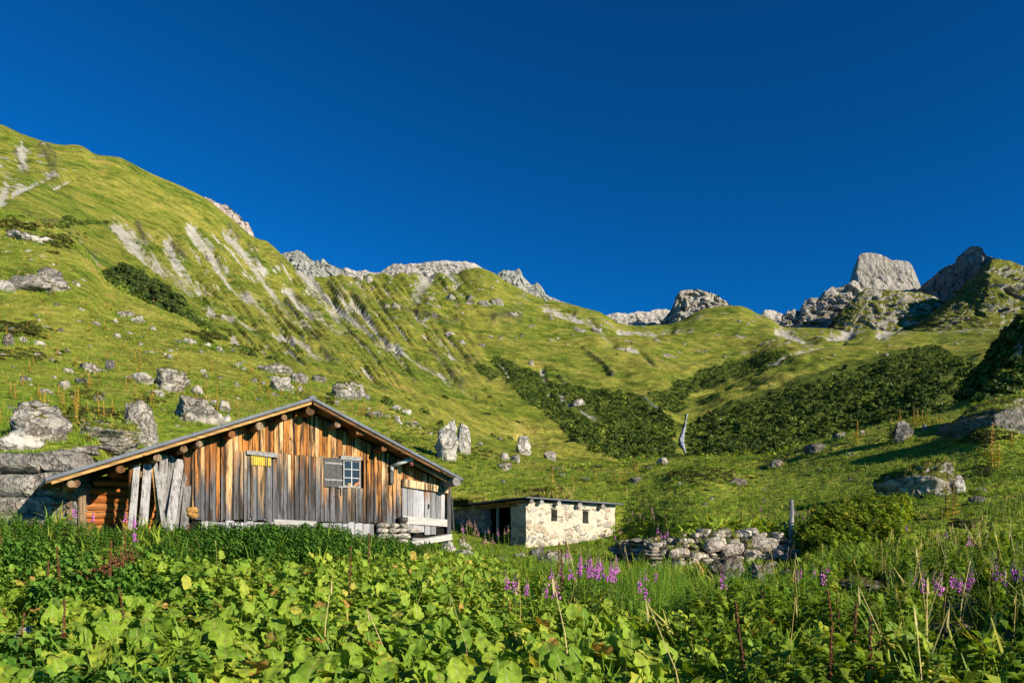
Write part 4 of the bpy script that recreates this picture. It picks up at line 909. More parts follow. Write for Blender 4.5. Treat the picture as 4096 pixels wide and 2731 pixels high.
# left side: a stub of wall, the open bay, then the older wall under turf
holed_wall('side_wall', .02, .75, zb_, zr_ - .02, [], .4, M_plaster, shed, xform=lambda x, y, z: (y + .02, x + .46, z))
holed_wall('back_wall', 3.4, 8.4, zb_, zr_ - .02, [(6.4, 6.9, -.5, 1.0)], .4, M_stone, shed, xform=lambda x, y, z: (y + .02, x, z - (x - 3.4) * .03))
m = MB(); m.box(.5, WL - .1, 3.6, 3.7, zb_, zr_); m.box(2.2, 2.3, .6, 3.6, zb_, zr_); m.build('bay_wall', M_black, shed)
m = MB(); m.box(WL - .4, WL - .02, .47, 4.4, zb_, zr_ - .02); m.build('end_wall', M_plaster, shed)
m = MB(); m.tube([(.15, 2.45, zb_), (.15, 2.45, zr_ - .2)], .075, 8, wob=.05); m.build('bay_post', M_oldsill, shed)
m = MB(); m.box(.0, .2, .7, 4.2, zr_ - .22, zr_ - .02); m.build('bay_lintel', M_beam, shed)
# roof sheet: bends down towards the back left
def roofz(x, y): return zr_ + .12 - .02 * x - max(0, y) * .03
m = MB(); N1 = 8
for i in range(N1):
    x0, x1 = -.3 + (WL + .55) * i / N1, -.3 + (WL + .55) * (i + 1) / N1
    for j in range(5):
        y0, y1 = -.4 + 4.9 * j / 5, -.4 + 4.9 * (j + 1) / 5; j0 = random.uniform(-.01, .035)
        m.hexa([(x0, y0, roofz(x0, y0)), (x1, y0, roofz(x1, y0)), (x1, y1, roofz(x1, y1)), (x0, y1, roofz(x0, y1)), (x0, y0, roofz(x0, y0) + .05 + j0), (x1, y0, roofz(x1, y0) + .05), (x1, y1, roofz(x1, y1) + .05 + random.uniform(0, .02)), (x0, y1, roofz(x0, y1) + .05 + j0)], .5)
m.build('roof', M_metal, shed)
m = MB()
for i in range(7): m.hexa([(-.24, .1 + .6 * i, roofz(0, .6 * i) - .14), (1.2, .1 + .6 * i, roofz(1, .6 * i) - .14), (1.2, .66 + .6 * i, roofz(1, .6 * i) - .15), (-.24, .66 + .6 * i, roofz(0, .6 * i) - .15), (-.24, .1 + .6 * i, roofz(0, .6 * i) - .08), (1.2, .1 + .6 * i, roofz(1, .6 * i) - .08), (1.2, .66 + .6 * i, roofz(1, .6 * i) - .09), (-.24, .66 + .6 * i, roofz(0, .6 * i) - .09)])
m.build('roof_boards', M_fascia, shed)
for (u, v, rp) in ((531, 502.5, 2.4), (541.5, 503, 2.4), (558.5, 503.6, 2.5), (580, 505.0, 3.1), (602.5, 506, 2.9)):
    s, z = S(u, v, -.25); r = rp * 33 / FPX; z = roofz(s, 0) - r - .01
    m = MB(); m.tube([(s, -.3 + random.uniform(-.05, .05), z), (s, .5, z)], [r, r * 1.05], 10, wob=.1); m.build('roof_beam', M_greybeam, shed)
m = MB()                                                              # stones standing proud of the lime
for i in range(34):
    s_, z_ = random.uniform(.12, WL - .12), zb_ + (zr_ - zb_ - .1) * random.random() ** 2.2
    if any(h[0] - .16 < s_ < h[1] + .16 and h[2] - .14 < z_ < h[3] + .14 for h in (H1, H2)): continue
    w_ = random.uniform(.07, .2); add_stone(m, (s_, random.uniform(.0, .045), z_), (w_, random.uniform(.05, .07), w_ * random.uniform(.45, .8)), tilt=random.uniform(-.3, .3))
m.build('facing_stones', rock_mat('shed_stone', 2.0, .0, (.54, .49, .42), (.36, .33, .28), .35, stain=.15), shed)
M_turf = None
# ------------------------------------------------------------------ boulders, each a thing of its own
RM = {}
def rmat(Y, moss):
    key = (0 if Y < 16 else 1 if Y < 45 else 2 if Y < 110 else 3, moss)
    if key not in RM:
        sc = (2.2, 1.0, .42, .16)[key[0]]
        kw = dict(g=dict(moss=.17), m=dict(moss=.5), t=dict(moss=.88), d=dict(moss=.25, light=(.27, .25, .23), dark=(.10, .095, .09)), w=dict(moss=.0, light=(.62, .585, .53), dark=(.36, .335, .30), stain=.5))[moss]
        RM[key] = rock_mat('boulder_rock', sc, **kw)
    return RM[key]
bseed = [0]
def boulder(u, vb, w, h, kind, label, group=None, name='boulder', tmpl=None, Y=None, flat=.85, tilt=None, sink=.5):
    bseed[0] += 1
    X, Y, Z = hit(u, vb) if Y is None else (*at(u, vb, Y)[:1], Y, at(u, vb, Y)[2])
    W, H = w * Y / FPX, h * Y / FPX
    big = w > 15
    V_, F_ = (rock_template(5 if w > 26 else 4, 22, 900 + bseed[0], .10) if big else MED[bseed[0] % 9] if w > 8 else SMALL[bseed[0] % 8])
    V_ = V_.copy()
    if bseed[0] % 2: V_[:, 0] *= -1; F_ = F_[:, ::-1]
    if big:
        d = fbm(V_ * 2.4 + bseed[0], 4, 400, .6); q = V_ * np.array([1, 1, 1.3]) + .25 * d[:, None]; c1, g1 = worley(q * 1.7 + bseed[0], 430); c2, g2 = worley(q * 4.2 + bseed[0], 431)
        if kind == 'w': c1, c2 = .5 + (c1 - .5) * 1.7, .5 + (c2 - .5) * 2.4
        if w > 70: c1, c2, g1, d = .5 + (c1 - .5) * .12, .5 + (c2 - .5) * .5, g1 + 1, d * .4
        V_ = V_ * (1 + .06 * d + .15 * (c1 - .5) - .07 * np.exp(-g1 * 10) + .07 * (c2 - .5) - .03 * np.exp(-g2 * 9) + .05 * (worley(q * 9 + bseed[0], 432)[0] - .5) + .03 * fbm(V_ * 10 + bseed[0], 3, 420))[:, None]
        st = np.round(V_[:, 2] * 4 + .8 * fbm(V_ * 1.3, 2, 410)) ; V_[:, :2] *= (1 + .03 * ((st % 2) * 2 - 1))[:, None]
        lo, hi = V_.min(0), V_.max(0); V_ = (V_ - (lo + hi) / 2) / ((hi - lo) / 2)
    D = max(W * flat, H * .6)
    V_ = V_ * np.array([W / 2, D / 2, H * (1 + sink) / 2])
    V_[:, 2] += H * (1 + sink) / 2 - H * sink
    if tilt: c1, s1 = math.cos(tilt), math.sin(tilt); V_ = V_ @ np.array([[c1, 0, -s1], [0, 1, 0], [s1, 0, c1]])
    o = mk(name, V_, F_, rmat(Y, kind), None, None, smooth=False)
    o.location = (X, Y + D * .33, Z)
    return tag(o, label, 'boulder' if w > 7 else 'rock', group)

B = [  # centre column, base row, width, height (pixels), surface, label
 (32, 440, 54, 45, 'g', 'largest pale grey boulder above the left stone wall'),
 (10, 451, 46, 24, 'w', 'low pale boulder at the left edge just above the stone wall'),
 (134, 440, 34, 43, 'g', 'tall grey rock face leaning right out of the mossy hump'),
 (98, 443, 64, 30, 't', 'broad turf covered boulder left of the leaning rock face'),
 (192, 422, 52, 28, 'g', 'wide pale boulder with moss on its left just above the barn roof'),
 (167, 391, 36, 26, 'm', 'long slanting boulder with a mossy top above the wide pale one'),
 (142, 384, 21, 13, 'w', 'small pale boulder touching the left of the mossy slanting one'),
 (196, 395, 13, 11, 'g', 'small grey boulder to the right of the mossy slanting one'),
 (152, 396, 20, 8, 'g', 'low flat rock below the mossy slanting boulder'),
 (213, 406, 9, 7, 'g', 'squat little rock left of the small standing stone'),
 (224, 412, 10, 13, 'g', 'small standing stone above the left barn roof'),
 (226, 421, 7, 7, 'w', 'little white rock touching the barn roof line'),
 (108.5, 371, 9, 13, 'd', 'dark upright stone alone on the left hillside'),
 (86, 372, 25, 11, 'm', 'mossy rounded boulder left of the dark upright stone'),
 (65, 373, 12, 7, 'g', 'small grey rock left of the mossy rounded boulder'),
 (97.5, 402, 11, 12, 't', 'round mossy stump like boulder on the hump'),
 (22, 382, 13, 8, 'g', 'grey rock above the largest left boulder'),
 (42, 394, 14, 7, 'g', 'flat grey rock right above the largest left boulder'),
 (78, 384, 14, 8, 'd', 'dark low rock in the middle of the left pasture'),
 (60, 388, 13, 10, 'm', 'mossy pointed rock left of the dark low one'),
 (127, 380, 9, 6, 'g', 'small grey rock beside the pale boulder of the slanting pair'),
 (271, 374, 37, 14, 'g', 'long grey outcrop on the crest above the barn roof'),
 (278, 391, 24, 17, 'g', 'blocky grey boulder below the long crest outcrop'),
 (296, 383, 20, 13, 'g', 'grey boulder right of the blocky one below the crest'),
 (318, 381, 14, 7, 'm', 'low mossy rock between the crest outcrop and the white faced boulder'),
 (345, 400, 31, 22, 'm', 'large boulder with white right face and mossy left above the ridge'),
 (361, 396, 9, 13, 'g', 'narrow rock standing against the white faced boulder'),
 (366, 399, 7, 6, 'd', 'small dark rock right of the narrow standing one'),
 (374, 418, 17, 8, 'd', 'dark double humped rock above the right roof slope'),
 (396, 411, 10, 7, 'w', 'white rock beside a small bush above the right roof slope'),
 (406, 415, 11, 7, 'w', 'white rock at the right end of the small rock line'),
 (409, 424, 20, 5, 'g', 'flat grey slab above the tall white rock'),
 (445, 461, 26, 45, 'w', 'tallest white split rock behind the right eave'),
 (463, 455, 15, 33, 'w', 'slimmer white rock joined to the tall split one'),
 (523, 454, 17, 19, 'w', 'pale steep rock on the bank right of the split rock'),
 (504, 461, 11, 10, 'w', 'upper white rock of the small pair above the shed'),
 (503, 470, 18, 10, 'g', 'lower grey rock of the small pair above the shed'),
 (514.5, 463, 11, 10, 'g', 'broken grey rock right of the small pair above the shed'),
 (550, 459, 13, 9, 'w', 'smooth pale rock alone on the meadow crest'),
 (558, 470, 14, 5, 'd', 'dark flat rock on the meadow behind the shed'),
 (562, 477, 9, 6, 'm', 'half white half mossy rock behind the shed'),
 (503, 483, 5, 4, 'd', 'tiny dark round stone on the grass left of the shed roof'),
 (586, 481, 11, 4, 'd', 'dark low stone behind the shed roof right end'),
 (599, 467, 13, 4, 'd', 'low dark stone near the meadow crest'),
 (664, 465, 14, 9, 'g', 'grey knobbly rock at the left foot of the grassy mound'),
 (650, 470, 10, 5, 'd', 'small dark rock left of the grassy mound'),
 (635, 484, 19, 9, 'm', 'mossy rock beside the yellow stalks behind the shed'),
 (681, 486, 8, 5, 'w', 'pale stone set in the front of the grassy mound'),
 (735, 485, 28, 8, 'd', 'long dark flat rock right of the grassy mound'),
 (778, 467, 14, 9, 'd', 'dark hollow rock on the slope right of the mound'),
 (818, 453, 23, 12, 'd', 'pointed dark boulder with pale tip on the right crest'),
 (843, 438, 16, 8, 'g', 'grey topped rock on the right crest'),
 (863, 433, 6, 3, 'w', 'tiny pale rock on the right crest by the yellow stalk'),
 (905, 441, 21, 22, 'd', 'dark upright boulder with moss cap on the right crest'),
 (926, 430, 7, 7, 'g', 'small grey rock right of the dark upright boulder'),
 (930, 497, 78, 40, 't', 'great turf capped boulder on the right meadow'),
 (960, 494, 13, 20, 'w', 'leaning pale slab at the right end of the turf capped boulder'),
 (983, 491, 16, 5, 'g', 'thin grey stone right of the turf capped boulder'),
 (980, 503, 20, 9, 'd', 'dark rock with a pale root right of the turf capped boulder'),
 (873, 502, 12, 4, 'd', 'low dark stone in front of the turf capped boulder'),
 (1008, 428, 88, 26, 'd', 'big dark rock ledge under turf at the right edge'),
 (1006, 416, 76, 22, 't', 'thick turf cap on the dark ledge at the right edge'),
 (24, 289, 62, 24, 'g', 'broad rock outcrop high on the left hillside edge'),
 (44, 282, 22, 17, 'd', 'dark wedge rock on the right of the high outcrop'),
 (4, 292, 14, 14, 'w', 'pale rock at the left edge beside the high outcrop'),
 (48, 294, 9, 5, 'g', 'small rock just under the dark wedge rock'),
 (121, 317, 17, 9, 'g', 'left rock of the pair below the dark tree clump'),
 (134.5, 323, 17, 10, 'w', 'right pale rock of the pair below the dark tree clump'),
 (152, 330, 7, 5, 'w', 'little pale rock down right of the pair below the trees'),
 (22, 241, 44, 11, 'w', 'long pale rock band on the upper left spur'),
 (22, 640, 32, 12, 'w', 'flat white stone among the leaves at the lower left'),
 (877, 614, 25, 15, 'g', 'pointed grey stone among the right foreground grass'),
 (868, 592, 60, 17, 'd', 'long thin slab tilted in the grass right of the dry stone wall'),
 (958, 640, 64, 20, 'd', 'dark flat slab with pale upper edge at the lower right'),
 (966, 609, 52, 20, 'm', 'mossy dark rock hump on the right above the flat slab'),
 (1012, 668, 26, 12, 'w', 'pale bluish stone at the right edge near the bottom'),
 (1016, 637, 26, 12, 'd', 'dark stone at the right edge above the pale bluish one'),
 (970, 580, 15, 7, 'g', 'small grey stone behind the pink flowers on the right'),
 (1010, 588, 13, 8, 'g', 'small grey stone at the right edge among pink flowers'),
 (729, 582, 38, 27, 'd', 'left dark boulder of the two in front of the dry stone wall'),
 (764, 590, 38, 29, 'd', 'right dark boulder of the two in front of the dry stone wall'),
 (788, 582, 14, 14, 'd', 'small dark stone at the right of the two dark boulders'),
 (773, 568, 15, 9, 'm', 'mossy stone between the dry stone wall and the dark boulders'),
 (556, 567, 37, 18, 'g', 'wide rounded grey boulder in front of the shed'),
 (537, 560, 18, 13, 'd', 'dark stone behind the left of the wide shed boulder'),
 (520, 559, 20, 7, 'w', 'low pale rock left of the wide shed boulder'),
 (500, 559, 15, 5, 'g', 'flat grey rock between the barn stones and the shed boulder'),
 (448, 553, 19, 13, 'w', 'left pale stone of the heap at the barn corner'),
 (465, 550, 16, 9, 'w', 'upper right pale stone of the heap at the barn corner'),
 (463, 557, 21, 8, 'w', 'lowest broad stone of the heap at the barn corner'),
 (461, 544, 10, 5, 'w', 'topmost small stone of the heap at the barn corner'),
 (407, 548, 7, 6, 'w', 'little pale stone in the nettles below the barn footing'),
 (449, 336, 10, 6, 'w', 'pale boulder alone on the middle mountainside'),
 (433.5, 317, 7, 5, 'd', 'dark boulder up left of the pale one on the mountainside'),
 (387, 308, 6, 5, 'g', 'grey boulder between scree streaks near the central crest'),
 (497, 305, 14, 9, 'g', 'rocky knob on the green hill under the pinnacle'),
 (484, 306, 14, 6, 'g', 'low outcrop left of the rocky knob under the pinnacle'),
 (450, 299, 16, 7, 'g', 'broken outcrop under the central crest'),
 (489, 337, 8, 3, 'g', 'flat grey rock right of the pale mountainside boulder'),
 (481, 346, 8, 4, 'd', 'dark rock below the flat grey one on the mountainside'),
 (462, 344, 7, 5, 'w', 'pale rock left of the dark one on the mountainside'),
 (531, 365, 6, 5, 'w', 'white rock above the dark green thicket'),
 (597, 333, 11, 7, 'g', 'grey rock low on the right flank of the green hill'),
 (579, 405, 12, 8, 'g', 'grey boulder in a gap of the valley thicket'),
 (358, 278.5, 9, 4, 'w', 'pale rock left below the central crest'),
 (369, 281.5, 7, 6, 'w', 'upright pale rock below the central crest'),
]
for b in B: boulder(*b[:6])
LB = [(35, 317, 9, 4), (36, 345, 13, 6), (21, 343, 9, 7), (4, 346, 12, 14), (95, 324, 7, 4), (115, 322, 5, 4), (116, 337, 7, 5), (176, 344, 9, 6), (187, 344, 14, 7), (207, 347, 9, 5), (218, 351, 10, 6), (231, 352, 8, 5), (149, 354, 12, 5), (77, 285, 5, 4), (73, 283, 4, 3), (60, 331, 6, 4), (168, 358, 7, 5), (236, 367, 8, 5), (243, 371, 8, 5), (253, 382, 7, 5), (300, 391, 7, 4), (332, 395, 6, 4), (336, 404, 6, 5), (388, 405, 5, 3), (262, 384, 6, 4), (202, 372, 6, 4), (236, 386, 7, 5), (205, 377, 6, 4), (170, 351, 5, 3), (80, 310, 6, 3), (140, 345, 5, 3), (66, 352, 5, 4), (50, 361, 6, 4)]
for i in range(70):
    t = random.random(); u = random.uniform(-10, 430); vc = float(np.interp(u, [0, 100, 187, 261, 348, 430], [215, 280, 326, 364, 396, 425]))
    lo_ = float(np.interp(u, [0, 100, 300, 430], [445, 450, 385, 440])) if u < 130 or u > 320 else float(np.interp(u, [130, 313, 320], [445, 395, 396]))
    v = vc + 5 + (max(lo_ - vc - 8, 4)) * random.random() ** .8; s = random.uniform(2.2, 5.5)
    LB.append((u, v, s * 1.3, s * random.uniform(.5, .8)))
for i, (u, v, w, h) in enumerate(LB): boulder(u, v, w, h, 'gwgd'[i % 4], 'small grey rock scattered on the grassy left hillside', 'small rocks scattered on the left hillside', 'rock')
for i in range(46):
    u, v = random.choice([(random.uniform(350, 560), random.uniform(285, 345)), (random.uniform(620, 900), random.uniform(318, 362)), (random.uniform(350, 500), random.uniform(276, 292))])
    if u > 560 and v < 335 and not (690 < u < 760): v = random.uniform(338, 360)
    w = random.uniform(2, 4.5); boulder(u, v, w, w * .7, 'gwg'[i % 3], 'tiny pale rock dotted over the distant green slopes', 'tiny rocks on the distant slopes', 'rock', Y=hit(u, v, 150)[1])
for (u, v, w) in ((560, 432, 0), (430, 452, 5), (480, 445, 6), (500, 440, 5), (628, 521, 5), (705, 505, 6), (712, 499, 5), (690, 500, 5), (765, 490, 5), (820, 470, 5), (850, 480, 4)):
    if w: boulder(u, v, w, w * .6, 'd', 'small dark stone half sunk in the meadow grass', 'small stones in the meadow', 'rock')

# ------------------------------------------------------------------ the dry stone wall on the right
dw = MB()
def course_wall(mb, P0, P1, topf, zb, n, thick, hs=(.10, .24), ws=(.14, .55)):
    P0, P1 = np.array(P0, float), np.array(P1, float); L = np.linalg.norm(P1 - P0); d = (P1 - P0) / L; nrm = np.array([d[1], -d[0]]); rz = math.atan2(d[1], d[0])
    z = zb
    while z < zb + 2.5:
        h = random.uniform(*hs); x = random.uniform(-.1, 0)
        while x < L:
            w = random.uniform(*ws); xm = x + w / 2
            if z + h * .6 < topf(np.clip(xm / L, 0, 1)):
                off = random.uniform(-.13, .13) + (z - zb) * .12
                c = P0 + d * xm - nrm * (off)
                add_stone(mb, (c[0], c[1], z + h / 2), (w / 2 * 1.08, thick * random.uniform(.7, 1), h / 2 * 1.15), rz + random.uniform(-.2, .2), tilt=random.uniform(-.25, .25))
            x += w
        z += h * .92
p0, p1 = at(651, 540, 22.6), at(806, 548, 23.6)
zt = lambda t: float(np.interp(t, [0, .1, .22, .35, .55, .7, .86, .95, 1], [(HV - v) * 23 / FPX for v in (542, 541, 536, 532.5, 532, 533.5, 539, 546, 551)])) + .05 * math.sin(t * 40)
course_wall(dw, p0[:2], p1[:2], zt, -1.1, 0, .3)
course_wall(dw, p0[:2] + np.array([.0, .45]), p1[:2] + np.array([0, .5]), lambda t: zt(t) + .03, -.5, 0, .4, (.1, .18), (.25, .6))
q0 = at(617, 541, 25.2); course_wall(dw, q0[:2], p0[:2], lambda t: float(np.interp(t, [0, .3, .5, 1], [-.12, -.10, .05, -.05])) + .04 * math.sin(t * 25), -1.1, 0, .35, (.1, .2), (.25, .6))
course_wall(dw, q0[:2] + np.array([.3, .3]), p0[:2] + np.array([.3, .3]), lambda t: -.08, -1.1, 0, .35, (.1, .2), (.3, .6))
for i in range(70):                                                   # fallen stones along the foot and loose ones on top
    t = random.random(); P_ = p0 * (1 - t) + p1 * t; fr_ = random.random() < .7; s_ = random.uniform(.08, .24)
    X_, Y_ = P_[0] + random.uniform(-.1, .1), P_[1] - (random.uniform(.3, .75) if fr_ else -random.uniform(0, .5)); add_stone(dw, (X_, Y_, (gz(X_, Y_) + s_ * .4) if fr_ else zt(t) + .03), (s_ * 1.2, s_, s_ * .7), random.uniform(0, 3), tmpl=random.choice(MED), tilt=random.uniform(-.4, .4))
for (t_, z_, s_) in ((.38, .1, .36), (.50, -.1, .34), (.70, .05, .42), (.62, -.28, .3), (.16, -.2, .3), (.82, -.25, .34), (.28, -.35, .3)):
    P_ = p0 * (1 - t_) + p1 * t_; add_stone(dw, (P_[0], P_[1] - .16, z_ - .28), (s_ * 1.15, .3, s_ * .72), random.uniform(-.2, .2), tmpl=BLK[int(t_ * 60) % 6], tilt=random.uniform(-.25, .25), box=.7)
o = dw.build('dry_stone_wall', rock_mat('dry_wall_stone', 1.8, .18, (.60, .54, .47), (.28, .25, .215), .4, stain=.45)); tag(o, 'tumbled dry stone wall with grass on top in the right middle ground', 'stone wall')

# wooden post above the wall
px_, py_ = (791.3 - CX) / FPX * 24.2, 24.2; pz = gz(px_, py_)
m = MB(); m.tube([(-.02, 0, -.3), (0, 0, .5), (.02, .0, 1.05), (.0, 0, (HV - 499) * 24.2 / FPX - pz)], [.08, .078, .074, .06], 9, wob=.08)
post = m.build('wooden_post', simple('post_wood', (.26, .25, .24), .85, .2, .5, 9)); post.location = (px_, py_, pz); tag(post, 'weathered grey wooden post standing behind the dry stone wall', 'post')

# ------------------------------------------------------------------ falling water
gw = G('falling_water'); nw = gw.noise(gw.scale(gw.pos(), (.9, .9, .35)), 2.6, 5, .75)
M_water = gw.done(gw.bsdf(gw.ramp(nw, [(.36, (.04, .05, .07)), (.50, (.22, .27, .33)), (.60, (.70, .74, .78))]), .35, .5, gw.bump(nw, .6, .3)))
def stream(name, label, pts, ymin=120):
    V_, F_ = [], []; pts = np.array(pts, float); n = 44
    raw = [hit(*(pts[min(int(i / (n - 1) * (len(pts) - 1)), len(pts) - 2)] * (1 - f_) + pts[min(int(i / (n - 1) * (len(pts) - 1)), len(pts) - 2) + 1] * f_)[:2], ymin)[1] for i in range(n) for f_ in [i / (n - 1) * (len(pts) - 1) - min(int(i / (n - 1) * (len(pts) - 1)), len(pts) - 2)]]
    for i in range(n):
        t = i / (n - 1) * (len(pts) - 1); k = min(int(t), len(pts) - 2); f = t - k; u, v, w = pts[k] * (1 - f) + pts[k + 1] * f
        Y = raw[i]; X = (u - CX) / FPX * Y; wm = .68 * w * Y / FPX * random.uniform(.88, 1.1)
        for j in range(7):
            a = (j - 3) / 3; xx = X + a * wm / 2 * (1 + .12 * math.sin(i * 1.7 + j)); V_.append((xx, Y - .3, gz(xx, Y) + .30 + .15 * (1 - a * a)))
        V_ += [(X - wm / 2 - .1, Y, gz(X - wm / 2, Y) - .4), (X + wm / 2 + .1, Y, gz(X + wm / 2, Y) - .4)]
        if i:
            a, b = (i - 1) * 9, i * 9
            for j in range(6): F_.append((a + j, b + j, b + j + 1, a + j + 1))
            F_ += [(a + 7, b + 7, b, a), (a + 6, b + 6, b + 8, a + 8)]
    return tag(mk(name, V_, F_, M_water, None, None, True), label, 'waterfall', kind='structure')
stream('waterfall', 'white waterfall dropping through the dark thicket in the valley', [(687.5, 414, 1.0), (686, 420, 1.3), (684.8, 427, 2.6), (683, 434, 4.6), (681.5, 440, 6.5), (682.5, 445, 5.5), (684, 449, 3.0), (685.5, 454, 1.2)])
stream('stream', 'thin upper stream left of the waterfall', [(643, 396, 1.2), (648, 401, 1.6), (654, 406, 1.5), (659, 410, 1.2)])
stream('stream', 'white brook behind the yellow stalks on the right crest', [(911, 403, 1.8), (914, 408, 3), (917, 412, 4), (921, 417, 5), (927, 421, 4)], 90)
stream('stream', 'short bluish water thread on the shaded right slope', [(981.5, 365, 1.5), (984, 369, 2.2), (985.5, 372, 1.5)], 120)
stream('stream', 'narrow water thread above the brook on the right', [(890, 382, .9), (893, 389, 1.0), (896, 394, .9)], 100)
# ------------------------------------------------------------------ plants that nobody could count: leaf beds, nettles, herbs, grass, thicket
def scatter(name, templates, pos, size, rz, tilt, rnd, mat, label, cat, uvs=None, hs=None, kind='stuff'):
    """many transformed copies of small quad meshes written into one mesh"""
    pos = np.asarray(pos, float); n = len(pos); which = rng.integers(0, len(templates), n)
    VV, FF, AA, UVS, off = [], [], [], [], 0
    for k, (V_, F_) in enumerate(templates):
        s = np.where(which == k)[0]
        if not len(s): continue
        P = V_[None] * size[s, None, None]
        if hs is not None: P[:, :, 2] *= hs[s, None]
        ct, st = np.cos(tilt[s])[:, None], np.sin(tilt[s])[:, None]; y = P[:, :, 1] * ct - P[:, :, 2] * st; z = P[:, :, 1] * st + P[:, :, 2] * ct
        cz, sz = np.cos(rz[s])[:, None], np.sin(rz[s])[:, None]; x = P[:, :, 0]
        W = np.stack([x * cz - y * sz, x * sz + y * cz, z], -1) + pos[s][:, None, :]
        m = len(V_); VV.append(W.reshape(-1, 3)); FF.append((F_[None] + (np.arange(len(s)) * m)[:, None, None]).reshape(-1, F_.shape[1]) + off); off += m * len(s)
        AA.append(np.repeat(rnd[s], m))
        if uvs is not None: UVS.append(np.tile(uvs[k], (len(s), 1)))
    o = mk(name, np.concatenate(VV), np.concatenate(FF), mat, None, {'rnd': np.concatenate(AA)}, True, np.concatenate(UVS) if uvs is not None else None)
    return tag(o, label, cat, None, kind)

def uv_of(X, Y): Z = ground(X, Y); return CX + FPX * X / Y, HV - FPX * Z / Y, Z
def sample_area(n, u0, u1, y0, y1, power=1.0):
    """points on the ground between two distances, thinning out with distance"""
    u = rng.uniform(u0, u1, n); Y = np.exp(rng.uniform(math.log(y0), math.log(y1), n)) if power == 1 else (rng.uniform(y0**power, y1**power, n)) ** (1 / power)
    return (u - CX) / FPX * Y, Y
def off_barn(X, Y, m=.15):
    """keep plants outside the barn and the shed"""
    dx, dy = X - OX, Y - OY; s = dx * ca + dy * sa; y = -dx * sa + dy * ca
    a = (s > sl + .6) & (s < sB + m) & (y > -m + np.where(s < sA, .3, 0)) & (y < DEEP)
    dx, dy = X - SX, Y - SY; s = dx * ca + dy * sa; y = -dx * sa + dy * ca
    b = (s > -.1) & (s < WL + .1) & (y > -.1) & (y < 4.6) | (s > -.1) & (s < 1.4) & (y > 0) & (y < 8)
    return ~(a | b)

FRONT = [(b[0], hit(b[0], b[1])[1], b[2]) for b in B if b[1] > 540]
def low_by_stones(X, Y, q=.22):
    """plants stay short where a stone lies bare in front of them"""
    u_ = CX + FPX * X / Y; f = np.ones(len(X))
    for ub, yb, wb in FRONT: f = np.where((np.abs(u_ - ub) < wb * .55) & (Y > yb - 1.9) & (Y < yb + 1.0), q, f)
    return f
def leaf_t(seed, nx=5, nt=8, wid=.42, wave=.05, droop=.3, fold=.25, petiole=.0):
    q = np.random.default_rng(seed); V_, UV = [], []; ph = q.uniform(0, 6, 4)
    for j in range(nt):
        t = j / (nt - 1); hw = wid * (math.sin(math.pi * min(1, t * .92 + .06)) ** .55) * (1 - .25 * t) * (1 + .10 * math.sin(9 * t + ph[0]) + .06 * math.sin(23 * t + ph[3]))
        for i in range(nx):
            a = i / (nx - 1) * 2 - 1
            x = a * hw; y = t - (.10 * abs(a) * (1 - t) if t < .3 else 0)
            z = -droop * t * t + fold * abs(a) * hw + wave * math.sin(13 * t + ph[1] + (2 if a > 0 else 0)) * abs(a) ** 1.5 + .035 * math.sin(19 * t + ph[3] + 3 * a) * abs(a) - .05 * math.cos(15 * t - 3.5 * abs(a)) * abs(a) * (1 - abs(a)) * 2 + .02 * math.sin(5 * a + ph[2])
            V_.append((x, y, z)); UV.append((i / (nx - 1), t))
    Fc = [(j * nx + i, j * nx + i + 1, (j + 1) * nx + i + 1, (j + 1) * nx + i) for j in range(nt - 1) for i in range(nx - 1)]
    return np.array(V_), np.array(Fc), np.array(UV)
DOCK = [leaf_t(i, 7, 10, *p) for i, p in enumerate([(.42, .06, .25, .22), (.46, .08, .38, .15), (.38, .05, .15, .3), (.44, .09, .5, .1), (.40, .10, .3, .35), (.48, .05, .2, .1)])]
DT, DU = [(a, b) for a, b, c in DOCK], [c for a, b, c in DOCK]
M_dock = leaf_mat('dock_leaf', [(0.0, (0.101, 0.199, 0.021)), (.25, (0.191, 0.340, 0.028)), (.55, (0.292, 0.439, 0.038)), (.8, (0.426, 0.499, 0.052)), (.93, (0.582, 0.499, 0.088)), (1.0, (0.493, 0.279, 0.070))], .42, .6, True, .18)
M_nettle = leaf_mat('nettle_leaf', [(0.0, (0.038, 0.101, 0.017)), (.4, (0.074, 0.179, 0.025)), (.75, (0.126, 0.273, 0.034)), (1.0, (0.231, 0.357, 0.053))], .25, .5)
M_herb = leaf_mat('herb_leaf', [(0.0, (0.090, 0.207, 0.018)), (.4, (0.162, 0.342, 0.025)), (.75, (0.252, 0.432, 0.036)), (1.0, (0.396, 0.468, 0.054))], .32, .5)
M_yherb = leaf_mat('yellow_herb_leaf', [(0.0, (0.082, 0.156, 0.017)), (.4, (0.150, 0.260, 0.024)), (.75, (0.231, 0.329, 0.034)), (1.0, (0.354, 0.347, 0.051))], .3, .5)
M_grass = leaf_mat('grass_blade', [(0.0, (0.076, 0.145, 0.014)), (.35, (0.145, 0.255, 0.017)), (.7, (0.238, 0.323, 0.027)), (.9, (0.357, 0.357, 0.051)), (1.0, (0.544, 0.425, 0.136))], .3, .55)
M_straw = leaf_mat('straw', [(0.0, (.30, .22, .07)), (.5, (.45, .34, .12)), (1.0, (.55, .46, .22))], .15, .6)
M_thicket = leaf_mat('thicket_leaf', [(0.0, (0.030, 0.053, 0.009)), (.4, (0.054, 0.088, 0.012)), (.75, (0.089, 0.130, 0.017)), (1.0, (0.148, 0.185, 0.021))], .15, .6, spec=.15, grain=1.1, amp=(.45, 1.7))
M_bush = leaf_mat('bush_leaf', [(0.0, (0.021, 0.042, 0.009)), (.5, (0.042, 0.075, 0.013)), (1.0, (0.105, 0.150, 0.021))], .18, .6)

